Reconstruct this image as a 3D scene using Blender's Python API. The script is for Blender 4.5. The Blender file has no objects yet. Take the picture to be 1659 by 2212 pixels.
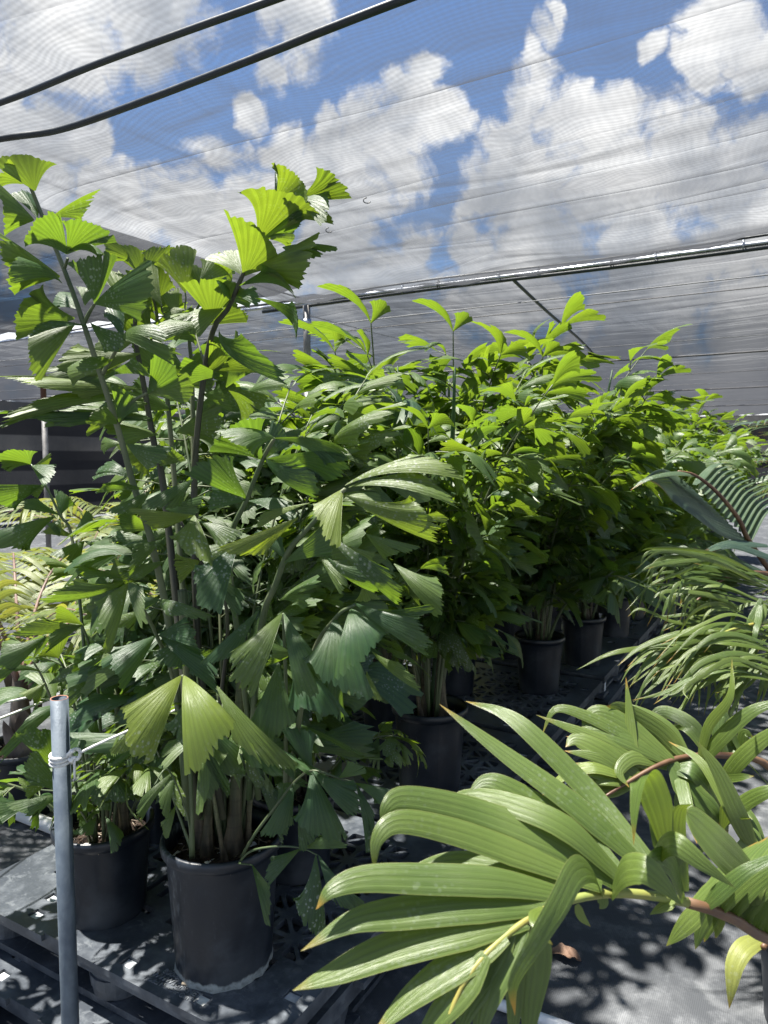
import bpy, bmesh, math, random
import numpy as np
from mathutils import Vector, Matrix
R = math.radians
PI = math.pi
rng = np.random.default_rng(7)
random.seed(11)
SC = bpy.context.scene
COL = SC.collection

# ------------------------------------------------------------------ camera maths
FOC, PITCH, EYE = 1566.0, R(4.3), 1.65          # focal length in 1659-wide pixels, pitch down, eye height
EYEP = np.array([0, 0, EYE])
def ray(px, py):
    x = (px-829.5)/FOC; y = (1106-py)/FOC
    return np.array([x, math.cos(PITCH)+y*math.sin(PITCH), -math.sin(PITCH)+y*math.cos(PITCH)])
def P(px, py, Y):
    d = ray(px, py); return EYEP + d*(Y/d[1])
def on_z(px, py, z):
    d = ray(px, py); return EYEP + d*((z-EYE)/d[2])
C30, S30 = math.cos(R(30)), math.sin(R(30))
def W(u, v, z=0.0):                              # nursery grid: u across the rows, v along them
    return np.array([u*C30+v*S30, -u*S30+v*C30, z])
def nrm(a):
    a = np.asarray(a, float); return a/(np.linalg.norm(a)+1e-12)

# ------------------------------------------------------------------ object helpers
def tag(o, label=None, cat=None, group=None, kind=None):
    if label: o['label'] = label
    if cat: o['category'] = cat
    if group: o['group'] = group
    if kind: o['kind'] = kind
    return o
def empty(name, loc, rz=0.0):
    o = bpy.data.objects.new(name, None); COL.objects.link(o)
    o.location = tuple(loc); o.rotation_euler = (0, 0, rz); o.empty_display_size = .1
    return o
def inst(name, me, parent=None, loc=(0,0,0), rot=(0,0,0), scale=1.0):
    o = bpy.data.objects.new(name, me); COL.objects.link(o)
    if parent: o.parent = parent
    o.location = tuple(loc); o.rotation_euler = rot
    o.scale = (scale,)*3 if not isinstance(scale, (tuple, list)) else scale
    for cn, cm in SUB.get(me.name, ()):
        c = bpy.data.objects.new(cn, cm); COL.objects.link(c); c.parent = o
    return o
SUB = {}                                         # mesh name -> sub-parts that every copy carries

class MB:
    """collects grids, tubes and boxes into one mesh"""
    def __init__(s, sep=False):
        s.st = MB() if sep else None             # stalks (material 1 and up) kept apart from the blades
        s.v = []; s.f = []; s.uv = []; s.t = []; s.m = []; s.n = 0
    def add(s, verts, faces, uv=None, tint=0.0, mat=0):
        if s.st is not None and mat >= 1: return s.st.add(verts, faces, uv, tint, mat-1)
        verts = np.asarray(verts, float)
        s.v.append(verts); k = len(verts)
        s.uv.append(np.zeros((k, 2)) if uv is None else np.asarray(uv, float))
        s.t.append(np.full(k, tint) if np.isscalar(tint) else np.asarray(tint, float))
        for f in faces: s.f.append([i+s.n for i in f]); s.m.append(mat)
        s.n += k
    def grid(s, pts, uv=None, tint=0.0, mat=0):      # pts (a,b,3)
        a, b = pts.shape[:2]
        idx = np.arange(a*b).reshape(a, b)
        q = np.stack([idx[:-1,:-1], idx[1:,:-1], idx[1:,1:], idx[:-1,1:]], -1).reshape(-1, 4)
        s.add(pts.reshape(-1, 3), q.tolist(), None if uv is None else uv.reshape(-1, 2), tint if np.isscalar(tint) else np.asarray(tint).reshape(-1), mat)
    def tube(s, pts, radii, n=6, mat=0, tint=0.0, cap=True, flat=1.0):
        pts = np.asarray(pts, float); k = len(pts)
        radii = np.full(k, radii) if np.isscalar(radii) else np.asarray(radii, float)
        tg = np.gradient(pts, axis=0); tg /= np.linalg.norm(tg, axis=1, keepdims=True)+1e-12
        ref = np.array([0, 0, 1.0]) if abs(tg[0][2]) < .9 else np.array([1.0, 0, 0])
        a = nrm(np.cross(tg[0], ref)); ring = []
        ang = np.linspace(0, 2*PI, n, endpoint=False)
        ls = np.concatenate([[0], np.cumsum(np.linalg.norm(np.diff(pts, axis=0), axis=1))])
        uv = []
        for i in range(k):
            a = nrm(a-tg[i]*np.dot(a, tg[i])); b = np.cross(tg[i], a)
            ring.append(pts[i]+radii[i]*(np.cos(ang)[:, None]*a+flat*np.sin(ang)[:, None]*b))
            uv += [(x/(2*PI), ls[i]) for x in ang]
        V = np.concatenate(ring); F = []
        for i in range(k-1):
            for j in range(n):
                F.append([i*n+j, i*n+(j+1) % n, (i+1)*n+(j+1) % n, (i+1)*n+j])
        if cap:
            F.append(list(range(n))[::-1]); F.append([(k-1)*n+j for j in range(n)])
        s.add(V, F, uv, tint, mat)
    def box(s, lo, hi, M=None, mat=0):
        lo = np.asarray(lo, float); hi = np.asarray(hi, float)
        V = np.array([[lo[0] if i & 1 == 0 else hi[0], lo[1] if i & 2 == 0 else hi[1], lo[2] if i & 4 == 0 else hi[2]] for i in range(8)])
        if M is not None: V = np.array([M(*p) for p in V])
        s.add(V, [[0,2,3,1],[4,5,7,6],[0,1,5,4],[2,6,7,3],[0,4,6,2],[1,3,7,5]], mat=mat)
    def lathe(s, prof, n=40, mat=0, wob=None, z0=0):
        ang = np.linspace(0, 2*PI, n+1); pts = np.zeros((len(prof), n+1, 3))
        for i, (r, z) in enumerate(prof):
            rr = r if wob is None else r+wob(i, ang)
            pts[i,:,0] = rr*np.cos(ang); pts[i,:,1] = rr*np.sin(ang); pts[i,:,2] = z+z0
        uv = np.stack(np.meshgrid(ang/(2*PI), [p[1] for p in prof]), -1)
        s.grid(np.ascontiguousarray(pts[::-1]), uv[::-1], mat=mat)
    def mesh(s, name, mats, smooth=True):
        me = bpy.data.meshes.new(name)
        V = np.concatenate(s.v)
        me.from_pydata(V.tolist(), [], s.f)
        uvl = me.uv_layers.new(name='UVMap')
        li = np.zeros(len(me.loops), dtype=np.int32); me.loops.foreach_get('vertex_index', li)
        uvl.data.foreach_set('uv', np.concatenate(s.uv)[li].astype(np.float32).ravel())
        at = me.attributes.new('tint', 'FLOAT', 'POINT')
        at.data.foreach_set('value', np.concatenate(s.t).astype(np.float32))
        for m in (mats if isinstance(mats, (list, tuple)) else [mats]): me.materials.append(m)
        me.polygons.foreach_set('material_index', np.array(s.m, dtype=np.int32))
        me.polygons.foreach_set('use_smooth', np.full(len(me.polygons), smooth))
        me.update()
        if s.st is not None and s.st.n: SUB[me.name] = [('stalk', s.st.mesh('stalk', mats[1:], smooth))]
        return me
    def obj(s, name, mats, parent=None, smooth=True, loc=(0,0,0)):
        return inst(name, s.mesh(name, mats, smooth), parent, loc)

def spline(pts, n):
    pts = np.asarray(pts, float)
    if len(pts) == 2: return pts[0]+(pts[1]-pts[0])*np.linspace(0, 1, n)[:, None]
    e = np.vstack([2*pts[0]-pts[1], pts, 2*pts[-1]-pts[-2]])
    out = []; K = len(pts)-1
    for x in np.linspace(0, K, n):
        i = min(int(x), K-1); t = x-i
        a, b, c, d = e[i:i+4]
        out.append(.5*(2*b+(c-a)*t+(2*a-5*b+4*c-d)*t*t+(3*b-a-3*c+d)*t**3))
    return np.array(out)

# ------------------------------------------------------------------ materials
def new_mat(name):
    m = bpy.data.materials.new(name); m.use_nodes = True
    nt = m.node_tree; nt.nodes.clear()
    return m, nt
class NT:
    def __init__(s, nt): s.nt = nt
    def n(s, typ, **kw):
        nd = s.nt.nodes.new(typ)
        for k, val in kw.items(): setattr(nd, k, val)
        return nd
    def l(s, a, b): s.nt.links.new(a, b)
    def put(s, sock, x):
        if hasattr(x, 'is_output'): s.l(x, sock)
        elif isinstance(x, (tuple, list)) and len(x) == 3 and sock.type == 'RGBA': sock.default_value = (*x, 1)
        else: sock.default_value = x
    def math(s, op, a, b=0.0, c=0.0, clamp=False):
        nd = s.n('ShaderNodeMath', operation=op, use_clamp=clamp)
        s.put(nd.inputs[0], a); s.put(nd.inputs[1], b); s.put(nd.inputs[2], c); return nd.outputs[0]
    def mix(s, f, a, b, blend='MIX'):
        nd = s.n('ShaderNodeMix', data_type='RGBA', blend_type=blend)
        s.put(nd.inputs[0], f); s.put(nd.inputs[6], a); s.put(nd.inputs[7], b); return nd.outputs[2]
    def noise(s, vec, scale, detail=4, rough=.55, dist=0.0):
        nd = s.n('ShaderNodeTexNoise'); s.put(nd.inputs['Vector'], vec)
        nd.inputs['Scale'].default_value = scale; nd.inputs['Detail'].default_value = detail
        nd.inputs['Roughness'].default_value = rough; nd.inputs['Distortion'].default_value = dist
        return nd.outputs['Fac']
    def ramp(s, x, a, b, lo=0.0, hi=1.0):
        nd = s.n('ShaderNodeMapRange', interpolation_type='SMOOTHSTEP'); s.put(nd.inputs[0], x)
        for i, q in enumerate((a, b, lo, hi)): nd.inputs[i+1].default_value = q
        return nd.outputs[0]
    def vor(s, vec, scale, feat='F1'):
        nd = s.n('ShaderNodeTexVoronoi', feature=feat); s.put(nd.inputs['Vector'], vec)
        nd.inputs['Scale'].default_value = scale; return nd
    def bump(s, h, strength, dist, normal=None):
        nd = s.n('ShaderNodeBump'); s.put(nd.inputs['Height'], h)
        nd.inputs['Strength'].default_value = strength; nd.inputs['Distance'].default_value = dist
        if normal is not None: s.l(normal, nd.inputs['Normal'])
        return nd.outputs[0]
    def coord(s, which='Object'): return s.n('ShaderNodeTexCoord').outputs[which]
    def mapped(s, vec, scale=(1,1,1), rot=(0,0,0)):
        nd = s.n('ShaderNodeMapping'); s.l(vec, nd.inputs['Vector'])
        nd.inputs['Scale'].default_value = scale; nd.inputs['Rotation'].default_value = rot; return nd.outputs[0]
    def wave(s, vec, scale, dist=0.0, detail=2, dscale=1.0, direction='X'):
        nd = s.n('ShaderNodeTexWave', bands_direction=direction); s.put(nd.inputs['Vector'], vec)
        nd.inputs['Scale'].default_value = scale; nd.inputs['Distortion'].default_value = dist
        nd.inputs['Detail'].default_value = detail; nd.inputs['Detail Scale'].default_value = dscale
        return nd.outputs['Fac']
    def pbr(s, col, rough=.5, spec=.5, metal=0.0, normal=None):
        nd = s.n('ShaderNodeBsdfPrincipled'); s.put(nd.inputs['Base Color'], col); s.put(nd.inputs['Roughness'], rough)
        s.put(nd.inputs['Specular IOR Level'], spec); s.put(nd.inputs['Metallic'], metal)
        if normal is not None: s.l(normal, nd.inputs['Normal'])
        return nd.outputs[0]
    def out(s, sh):
        o = s.n('ShaderNodeOutputMaterial'); s.l(sh, o.inputs['Surface'])

def leaf_mat(name, dark, light, trans, ribs=34.0, spots=1.0, tfac=.42, rough=.36, ribamt=.5, brown=False):
    m, nt = new_mat(name); g = NT(nt)
    uv = g.n('ShaderNodeUVMap', uv_map='UVMap').outputs[0]
    sep = g.n('ShaderNodeSeparateXYZ'); g.l(uv, sep.inputs[0])
    at = g.n('ShaderNodeAttribute', attribute_name='tint').outputs['Fac']
    oi = g.n('ShaderNodeObjectInfo').outputs['Random']
    ob = g.coord('Object')
    nz = g.noise(ob, 9.0, 3)
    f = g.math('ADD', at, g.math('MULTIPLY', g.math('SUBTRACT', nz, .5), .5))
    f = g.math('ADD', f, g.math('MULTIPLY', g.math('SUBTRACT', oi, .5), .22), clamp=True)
    base = g.mix(f, dark, light)  # tint leads to yellow-green: leaf variety plus the sunlit look painted in
    tr = g.mix(f, trans, (min(1, trans[0]*1.7), trans[1]*1.25, trans[2]*.9))
    wob = g.noise(uv, 14.0, 2)
    rib = g.math('SINE', g.math('ADD', g.math('MULTIPLY', sep.outputs[0], ribs*2*PI), g.math('MULTIPLY', wob, 1.2)))
    fine = g.math('MULTIPLY', g.math('SUBTRACT', g.noise(g.mapped(uv, (ribs*5, .9, 1)), 1.0, 4, .65), .5), 5.0)
    ribv = g.math('ADD', g.math('MULTIPLY', rib, .40), g.math('MULTIPLY', fine, .6))
    shade = g.math('MULTIPLY_ADD', ribv, .13*ribamt*2, 1.0)
    mul = g.n('ShaderNodeVectorMath', operation='SCALE'); g.l(base, mul.inputs[0]); g.l(shade, mul.inputs['Scale'])
    mul2 = g.n('ShaderNodeVectorMath', operation='SCALE'); g.l(tr, mul2.inputs[0]); g.l(g.math('MULTIPLY_ADD', ribv, .3*ribamt*2, .95), mul2.inputs['Scale'])
    col = mul.outputs[0]
    if spots > 0:                                 # dried water marks
        v1 = g.vor(ob, 110.0); v2 = g.vor(ob, 55.0)
        d1 = g.ramp(v1.outputs['Distance'], .22, .34, 1, 0); d2 = g.ramp(v2.outputs['Distance'], .16, .22, 1, 0)
        area = g.ramp(g.noise(ob, 6.0, 2), .5, .68)
        sp = g.math('MULTIPLY', g.math('MAXIMUM', d1, d2), g.math('MULTIPLY', area, .6*spots))
        sp = g.math('ADD', sp, g.math('MULTIPLY', g.ramp(g.noise(ob, 30, 4), .52, .8), .10*spots))
        col = g.mix(sp, col, (.42, .47, .40))
    if brown:                                     # scorched, yellow-brown ends
        e = g.ramp(g.math('ADD', sep.outputs[1], g.math('MULTIPLY', g.math('SUBTRACT', g.noise(ob, 25, 3), .5), .12)), .86, .99)
        e = g.math('MULTIPLY', e, g.ramp(g.noise(ob, 4.0, 2), .38, .62)); col = g.mix(e, col, (.34, .19, .03)); tr2 = g.mix(e, mul2.outputs[0], (.5, .28, .03))
        edge = g.ramp(g.math('ABSOLUTE', g.math('SUBTRACT', sep.outputs[0], .5)), .465, .5)
        col = g.mix(g.math('MULTIPLY', edge, .22), col, (.38, .34, .12))
    else: tr2 = mul2.outputs[0]
    bn = g.bump(ribv, .35, .0016, g.bump(nz, .3, .004))
    rg = g.math('MULTIPLY_ADD', g.noise(ob, 18, 3), .25, rough-.1)
    pb = g.pbr(col, rg, .62, 0.0, bn)
    tl = g.n('ShaderNodeBsdfTranslucent'); g.l(tr2, tl.inputs['Color']); g.l(bn, tl.inputs['Normal'])
    mx = g.n('ShaderNodeMixShader'); mx.inputs[0].default_value = tfac
    g.l(pb, mx.inputs[1]); g.l(tl.outputs[0], mx.inputs[2]); g.out(mx.outputs[0])
    return m

def simple(name, a, b, scale=8, rough=.5, spec=.5, metal=0.0, bump=.0, bscale=60, stretch=(1,1,1), lo=.35, hi=.7, detail=5):
    m, nt = new_mat(name); g = NT(nt)
    ob = g.mapped(g.coord('Object'), stretch)
    f = g.ramp(g.noise(ob, scale, detail), lo, hi)
    col = g.mix(f, a, b)
    nm = g.bump(g.noise(ob, bscale, 4), bump, .004) if bump else None
    g.out(g.pbr(col, g.math('MULTIPLY_ADD', f, .12, rough), spec, metal, nm)); return m

M = {}
M['fish'] = leaf_mat('fishtail_leaf', (.031, .079, .032), (.190, .255, .034), (.165, .290, .018), ribs=9.0, spots=1.0, tfac=.44, rough=.40)
M['feather'] = leaf_mat('feather_leaf', (.066, .112, .026), (.185, .24, .043), (.19, .30, .02), ribs=4.5, spots=.2, tfac=.28, rough=.33, ribamt=.65, brown=True)
M['yellowpalm'] = leaf_mat('yellow_palm_leaf', (.10, .15, .04), (.30, .33, .08), (.30, .36, .05), ribs=3.0, spots=.3, tfac=.38, rough=.42, brown=True)
M['bluepalm'] = leaf_mat('blue_palm_leaf', (.045, .080, .055), (.11, .16, .07), (.14, .24, .04), ribs=3.0, spots=.3, tfac=.25, rough=.34, brown=True)
M['petiole'] = simple('petiole_green', (.055, .085, .035), (.13, .15, .08), 14, .45, stretch=(1,1,.25))
M['petiole_dark'] = simple('petiole_dark', (.018, .018, .014), (.07, .075, .045), 22, .5, stretch=(1,1,.12))
M['petiole_yellow'] = simple('petiole_yellow', (.28, .22, .05), (.20, .24, .06), 10, .45)
M['petiole_red'] = simple('petiole_red', (.075, .034, .018), (.16, .09, .045), 10, .45)
M['petiole_pink'] = simple('petiole_pink', (.16, .10, .08), (.27, .17, .13), 8, .5)
M['twig'] = simple('dry_twig', (.16, .12, .09), (.32, .27, .2), 30, .8)
M['dryleaf'] = simple('dry_leaf', (.17, .10, .065), (.30, .19, .13), 25, .75, bump=.4)
M['fibre'] = simple('trunk_fibre', (.06, .045, .035), (.21, .175, .15), 14, .8, bump=.5, stretch=(1,1,.3))
M['galv'] = simple('galvanised_steel', (.07, .092, .12), (.12, .15, .18), 28, .48, .5, .2, bump=.15, bscale=240, stretch=(1,1,.6))
M['rim_rust'] = simple('rusty_pipe_end', (.20, .07, .04), (.32, .16, .11), 40, .7)
M['steel'] = simple('bright_steel_pipe', (.34, .36, .40), (.5, .52, .56), 9, .24, .5, .9)
M['oldsteel'] = simple('old_steel_post', (.17, .165, .16), (.26, .255, .25), 14, .5, .5, .4)
M['rust'] = simple('red_primer', (.10, .040, .03), (.16, .075, .055), 14, .65)
M['hose'] = simple('black_hose', (.008, .012, .015), (.02, .027, .032), 12, .38, bump=.1)
M['wire'] = simple('wire', (.02, .02, .022), (.05, .05, .055), 12, .5)
M['lightwire'] = simple('pale_wire', (.07, .075, .08), (.13, .135, .145), 12, .6, .3)
M['rope'] = simple('white_rope', (.62, .62, .60), (.80, .80, .78), 60, .8, bump=.4, bscale=300)
M['pvc'] = simple('white_pvc', (.62, .63, .64), (.78, .79, .80), 6, .4)
M['perlite'] = simple('perlite', (.45, .43, .40), (.7, .68, .64), 60, .9)
M['pad'] = simple('pale_inset', (.30, .33, .36), (.50, .52, .54), 30, .7)
M['insetw'] = simple('white_inset', (.60, .62, .60), (.78, .78, .74), 40, .7)
M['sticker'] = simple('paper_label', (.45, .48, .52), (.62, .64, .66), 60, .6)

def pot_mat(name, deposit):
    m, nt = new_mat(name); g = NT(nt)
    ob = g.coord('Object'); sep = g.n('ShaderNodeSeparateXYZ'); g.l(ob, sep.inputs[0])
    f = g.ramp(g.noise(ob, 6, 6, .65), .42, .75)
    col = g.mix(f, (.006, .0095, .016), (.024, .032, .044))
    scr = g.ramp(g.noise(g.mapped(ob, (1,1,.25)), 70, 5, .7), .6, .8)
    col = g.mix(g.math('MULTIPLY', scr, .5), col, (.06, .072, .088))
    dust = g.math('MULTIPLY', g.ramp(g.noise(ob, 3.0, 5), .48, .7), g.ramp(sep.outputs[2], .0, .3, .45, .08))
    col = g.mix(dust, col, (.07, .078, .085))
    if deposit:
        ang = g.noise(g.mapped(ob, (1,1,.0)), 26, 3)
        h = g.math('SUBTRACT', g.math('MULTIPLY_ADD', ang, .032, .004), sep.outputs[2])
        e = g.math('MULTIPLY', g.ramp(h, -.004, .004), g.ramp(g.noise(ob, 90, 5), .25, .6, .45, 1))
        col = g.mix(g.math('MULTIPLY', e, .75), col, (.34, .38, .38))
        st = g.math('MULTIPLY', g.ramp(g.noise(g.mapped(ob, (1,1,.35)), 120, 4), .5, .72), g.ramp(sep.outputs[0], -.05, -.12))  # left side paler: wear streaks and its lit edge, both in the colour
        col = g.mix(g.math('MULTIPLY', st, .45), col, (.22, .25, .27))
    rg = g.math('MULTIPLY_ADD', f, .2, .36)
    g.out(g.pbr(col, rg, .45, 0, g.bump(g.noise(ob, 45, 4), .12, .004))); return m
M['pot'] = pot_mat('pot_plastic', False); M['potA'] = pot_mat('pot_plastic_limescale', True)

def pallet_mat():
    m, nt = new_mat('pallet_plastic'); g = NT(nt)
    ob = g.coord('Object')
    f = g.ramp(g.noise(ob, 5, 6, .7), .40, .72)
    col = g.mix(f, (.036, .043, .054), (.115, .130, .148))
    sp = g.ramp(g.noise(ob, 22, 6, .7, .6), .54, .68)
    col = g.mix(g.math('MULTIPLY', sp, .55), col, (.15, .165, .18))
    v = g.vor(ob, 16); rings = g.math('MULTIPLY', g.ramp(v.outputs['Distance'], .14, .24, 1, 0), g.ramp(g.noise(ob, 3.2, 2), .52, .6))
    col = g.mix(g.math('MULTIPLY', rings, .4), col, (.12, .13, .135))
    scr = g.ramp(g.noise(g.mapped(ob, (3, 40, 1), (0, 0, .5)), 6, 3), .62, .72)
    col = g.mix(g.math('MULTIPLY', scr, .25), col, (.13, .14, .15))
    rg = g.math('MULTIPLY_ADD', f, .25, .38)
    g.out(g.pbr(col, rg, .45, 0, g.bump(g.noise(ob, 60, 5), .25, .003))); return m
M['pallet'] = pallet_mat()
M['letter'] = simple('worn_raised_plastic', (.10, .112, .125), (.17, .185, .20), 60, .5)

def soil_mat():
    m, nt = new_mat('potting_soil'); g = NT(nt)
    ob = g.coord('Object')
    f = g.noise(ob, 70, 6, .7)
    col = g.mix(g.ramp(f, .35, .7), (.012, .008, .006), (.085, .055, .038))
    v = g.vor(ob, 120); sp = g.math('MULTIPLY', g.ramp(v.outputs['Distance'], .1, .2, 1, 0), g.ramp(g.noise(ob, 40, 2), .5, .6))
    col = g.mix(g.math('MULTIPLY', sp, .8), col, (.45, .42, .38))
    g.out(g.pbr(col, .85, .3, 0, g.bump(f, 1.0, .02))); return m
M['soil'] = soil_mat()

def stem_mat():
    m, nt = new_mat('palm_stem'); g = NT(nt)
    ob = g.coord('Object'); sep = g.n('ShaderNodeSeparateXYZ'); g.l(ob, sep.inputs[0])
    up = g.ramp(g.math('ADD', sep.outputs[2], g.math('MULTIPLY', g.noise(ob, 10, 3), .2)), .12, .42)
    st = g.ramp(g.noise(g.mapped(ob, (1,1,.12)), 55, 4), .35, .7)
    col = g.mix(st, (.038, .030, .020), (.12, .095, .062))
    col = g.mix(up, col, g.mix(st, (.05, .075, .03), (.13, .14, .07)))
    ring = g.ramp(g.math('SINE', g.math('MULTIPLY', g.math('ADD', sep.outputs[2], g.math('MULTIPLY', g.noise(ob, 8, 2), .03)), 190)), .75, 1.0)
    col = g.mix(g.math('MULTIPLY', ring, .3), col, (.02, .016, .012))
    g.out(g.pbr(col, .6, .4, 0, g.bump(st, .4, .004))); return m
M['stem'] = stem_mat()

def ground_mat():
    m, nt = new_mat('weed_mat'); g = NT(nt)
    ob = g.mapped(g.coord('Object'), (1,1,1), (0,0,R(30)))
    a = g.wave(ob, 55, 1.0, 2, 3, 'X'); b = g.wave(ob, 75, 1.0, 2, 3, 'Y')
    weave = g.math('MULTIPLY', a, b)
    st = g.ramp(g.noise(ob, 1.9, 7, .68, .5), .50, .74)
    st2 = g.ramp(g.noise(ob, 9, 6, .7), .46, .75)
    col = g.mix(st2, (.070, .075, .082), (.140, .147, .156))
    col = g.mix(g.math('MULTIPLY', st, g.math('MULTIPLY_ADD', st2, .5, .35)), col, (.33, .34, .35))
    v = g.vor(ob, 2.3); ring = g.math('MULTIPLY', g.ramp(g.math('ABSOLUTE', g.math('SUBTRACT', g.math('ADD', v.outputs['Distance'], g.math('MULTIPLY', g.noise(ob, 5, 6, .7), .34)), .52)), .0, .07, 1, 0), .20)
    col = g.mix(ring, col, (.33, .34, .35))
    col = g.mix(g.math('MULTIPLY', weave, .35), col, (.012, .014, .018))
    g.out(g.pbr(col, .85, .12, 0, g.bump(weave, .4, .003, g.bump(g.noise(ob, 3.5, 3), .5, .03)))); return m
M['ground'] = ground_mat()
M['gravel'] = simple('pale_gravel', (.16, .17, .10), (.40, .38, .29), 34, .9, .2, bump=.8, bscale=90, lo=.3, hi=.65, detail=8)

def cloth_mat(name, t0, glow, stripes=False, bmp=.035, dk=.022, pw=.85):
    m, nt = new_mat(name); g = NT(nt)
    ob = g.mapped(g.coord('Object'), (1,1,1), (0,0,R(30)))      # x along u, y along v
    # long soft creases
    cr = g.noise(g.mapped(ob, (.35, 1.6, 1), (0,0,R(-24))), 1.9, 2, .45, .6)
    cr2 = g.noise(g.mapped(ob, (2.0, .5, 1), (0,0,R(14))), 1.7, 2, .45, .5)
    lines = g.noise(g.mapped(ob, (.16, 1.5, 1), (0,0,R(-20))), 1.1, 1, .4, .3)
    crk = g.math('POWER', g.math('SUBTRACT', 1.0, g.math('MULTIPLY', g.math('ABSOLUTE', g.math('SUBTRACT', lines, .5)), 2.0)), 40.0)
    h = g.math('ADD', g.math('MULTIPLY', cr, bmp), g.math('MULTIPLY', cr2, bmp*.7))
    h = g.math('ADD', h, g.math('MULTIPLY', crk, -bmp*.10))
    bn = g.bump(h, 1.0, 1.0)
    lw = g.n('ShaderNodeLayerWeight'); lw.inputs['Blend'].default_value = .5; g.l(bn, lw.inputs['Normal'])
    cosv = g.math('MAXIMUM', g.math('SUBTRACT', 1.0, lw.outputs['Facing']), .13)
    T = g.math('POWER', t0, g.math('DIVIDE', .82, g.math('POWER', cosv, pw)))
    # knit: moire bands of the seen-through cloth, painted into its transparency
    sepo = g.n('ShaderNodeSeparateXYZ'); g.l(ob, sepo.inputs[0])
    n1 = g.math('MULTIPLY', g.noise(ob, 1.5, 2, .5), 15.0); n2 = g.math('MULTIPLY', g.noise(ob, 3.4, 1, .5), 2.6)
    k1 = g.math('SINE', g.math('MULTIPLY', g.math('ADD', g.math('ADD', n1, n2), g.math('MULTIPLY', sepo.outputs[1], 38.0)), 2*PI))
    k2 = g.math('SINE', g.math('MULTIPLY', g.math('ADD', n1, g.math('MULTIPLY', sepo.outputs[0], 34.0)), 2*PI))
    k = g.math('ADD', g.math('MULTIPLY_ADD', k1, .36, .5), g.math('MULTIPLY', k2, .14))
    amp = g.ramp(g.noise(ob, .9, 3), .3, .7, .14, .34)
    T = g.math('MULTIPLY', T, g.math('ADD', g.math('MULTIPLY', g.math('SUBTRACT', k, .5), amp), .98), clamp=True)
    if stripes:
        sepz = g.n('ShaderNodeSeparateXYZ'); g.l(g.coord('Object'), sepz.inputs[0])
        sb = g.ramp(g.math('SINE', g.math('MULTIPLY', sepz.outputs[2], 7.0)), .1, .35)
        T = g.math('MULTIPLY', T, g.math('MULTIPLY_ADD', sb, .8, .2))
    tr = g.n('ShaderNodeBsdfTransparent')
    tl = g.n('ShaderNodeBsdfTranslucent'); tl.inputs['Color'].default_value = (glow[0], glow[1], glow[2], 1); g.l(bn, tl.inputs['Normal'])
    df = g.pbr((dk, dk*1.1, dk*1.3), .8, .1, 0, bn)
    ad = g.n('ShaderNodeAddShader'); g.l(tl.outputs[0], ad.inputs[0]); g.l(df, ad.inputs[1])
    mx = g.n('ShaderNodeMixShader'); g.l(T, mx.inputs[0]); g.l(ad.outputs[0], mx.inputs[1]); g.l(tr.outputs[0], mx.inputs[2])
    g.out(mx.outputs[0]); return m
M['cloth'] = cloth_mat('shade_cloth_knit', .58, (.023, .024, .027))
M['cloth_far'] = cloth_mat('shade_cloth_knit_far', .56, (.009, .010, .013), bmp=.022, dk=.012, pw=.86)  # same knit, darkened in its colours for the dim far roof
M['cloth_left'] = cloth_mat('shade_cloth_knit_dimmed', .48, (.003, .0034, .0045), bmp=.018, dk=.008)  # same knit, darkened further to stand in for the dim low-angle view
M['cloth_wall'] = cloth_mat('shade_cloth_wall', .03, (.002, .0022, .003), True, bmp=.01, dk=.004)

# ------------------------------------------------------------------ ground, roof, frame
def quad(name, pts, mat):
    b = MB(); b.add(pts, [[0, 1, 2, 3]]); return b.obj(name, mat)
S = 400
tag(quad('ground', [(-S,-S,0),(S,-S,0),(S,S,0),(-S,S,0)], M['ground']), kind='structure', label='dusty black woven weed mat covering the ground')
tag(quad('path', [W(.15,6.6,.004), W(7,6.6,.004), W(7,10.2,.004), W(.15,10.2,.004)], M['gravel']), kind='structure', label='pale gravel strip crossing behind the right hand palms')

ZB = 3.06
BEAMS = [-5.4, 0.0, 5.40, 10.8, 16.2, 21.6, 27.0]
def wavy(x, y, seed, n=5, base=.6):
    r = np.random.default_rng(seed); z = np.zeros_like(x)
    for i in range(n):
        a = r.uniform(0, PI); k = base*(1.7**i); z += np.sin(k*(x*np.cos(a)+y*np.sin(a))+r.uniform(0, 6))/(1.9**i)
    return z
def cloth_panel(name, u0, u1, v0, v1, mat, step, sag, seed, edge_gap=.03, dip=0):
    nu = int((u1-u0)/step)+1; nv = int((v1-v0)/step)+1
    u = np.linspace(u0, u1, nu); v = np.linspace(v0, v1, nv)
    U, V = np.meshgrid(u, v, indexing='ij')
    # height: hung from the beams, drooping a little between them and from the row cables
    s = np.abs(np.sin(PI*V/5.4)); su = np.abs(np.sin(PI*(U+3.92)/3.78))
    Z = ZB+edge_gap - sag*s**.8*.5 - sag*.55*su**.8 + wavy(U, V, seed)*.018*(.3+s)
    gather = np.exp(-((np.mod(V+2.7, 5.4)-2.7)/.30)**2)
    Z += gather*.016*np.sin(U*11+wavy(U, V, seed+3)*1.5)
    if dip:
        wob = .75+.35*np.sin(U*1.7+1)+.25*np.sin(U*4.3)
        Z -= dip*wob*np.exp(-((V-4.88)/.30)**2)+.05*np.exp(-((U+3.55-.05*np.sin(V*2))/.16)**2)*(V < 5.2)
    X = U*C30+V*S30; Y = -U*S30+V*C30
    b = MB(); b.grid(np.stack([X, Y, Z], -1), np.stack([U, V], -1)); return b.obj(name, mat)
tag(cloth_panel('shade_cloth', -3.90, 9.0, -6.0, 5.38, M['cloth'], .07, .13, 3, dip=.085), 'large black knit shade cloth panel stretched overhead with clouds showing through', 'shade cloth', 'shade cloth roof panels')
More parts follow.
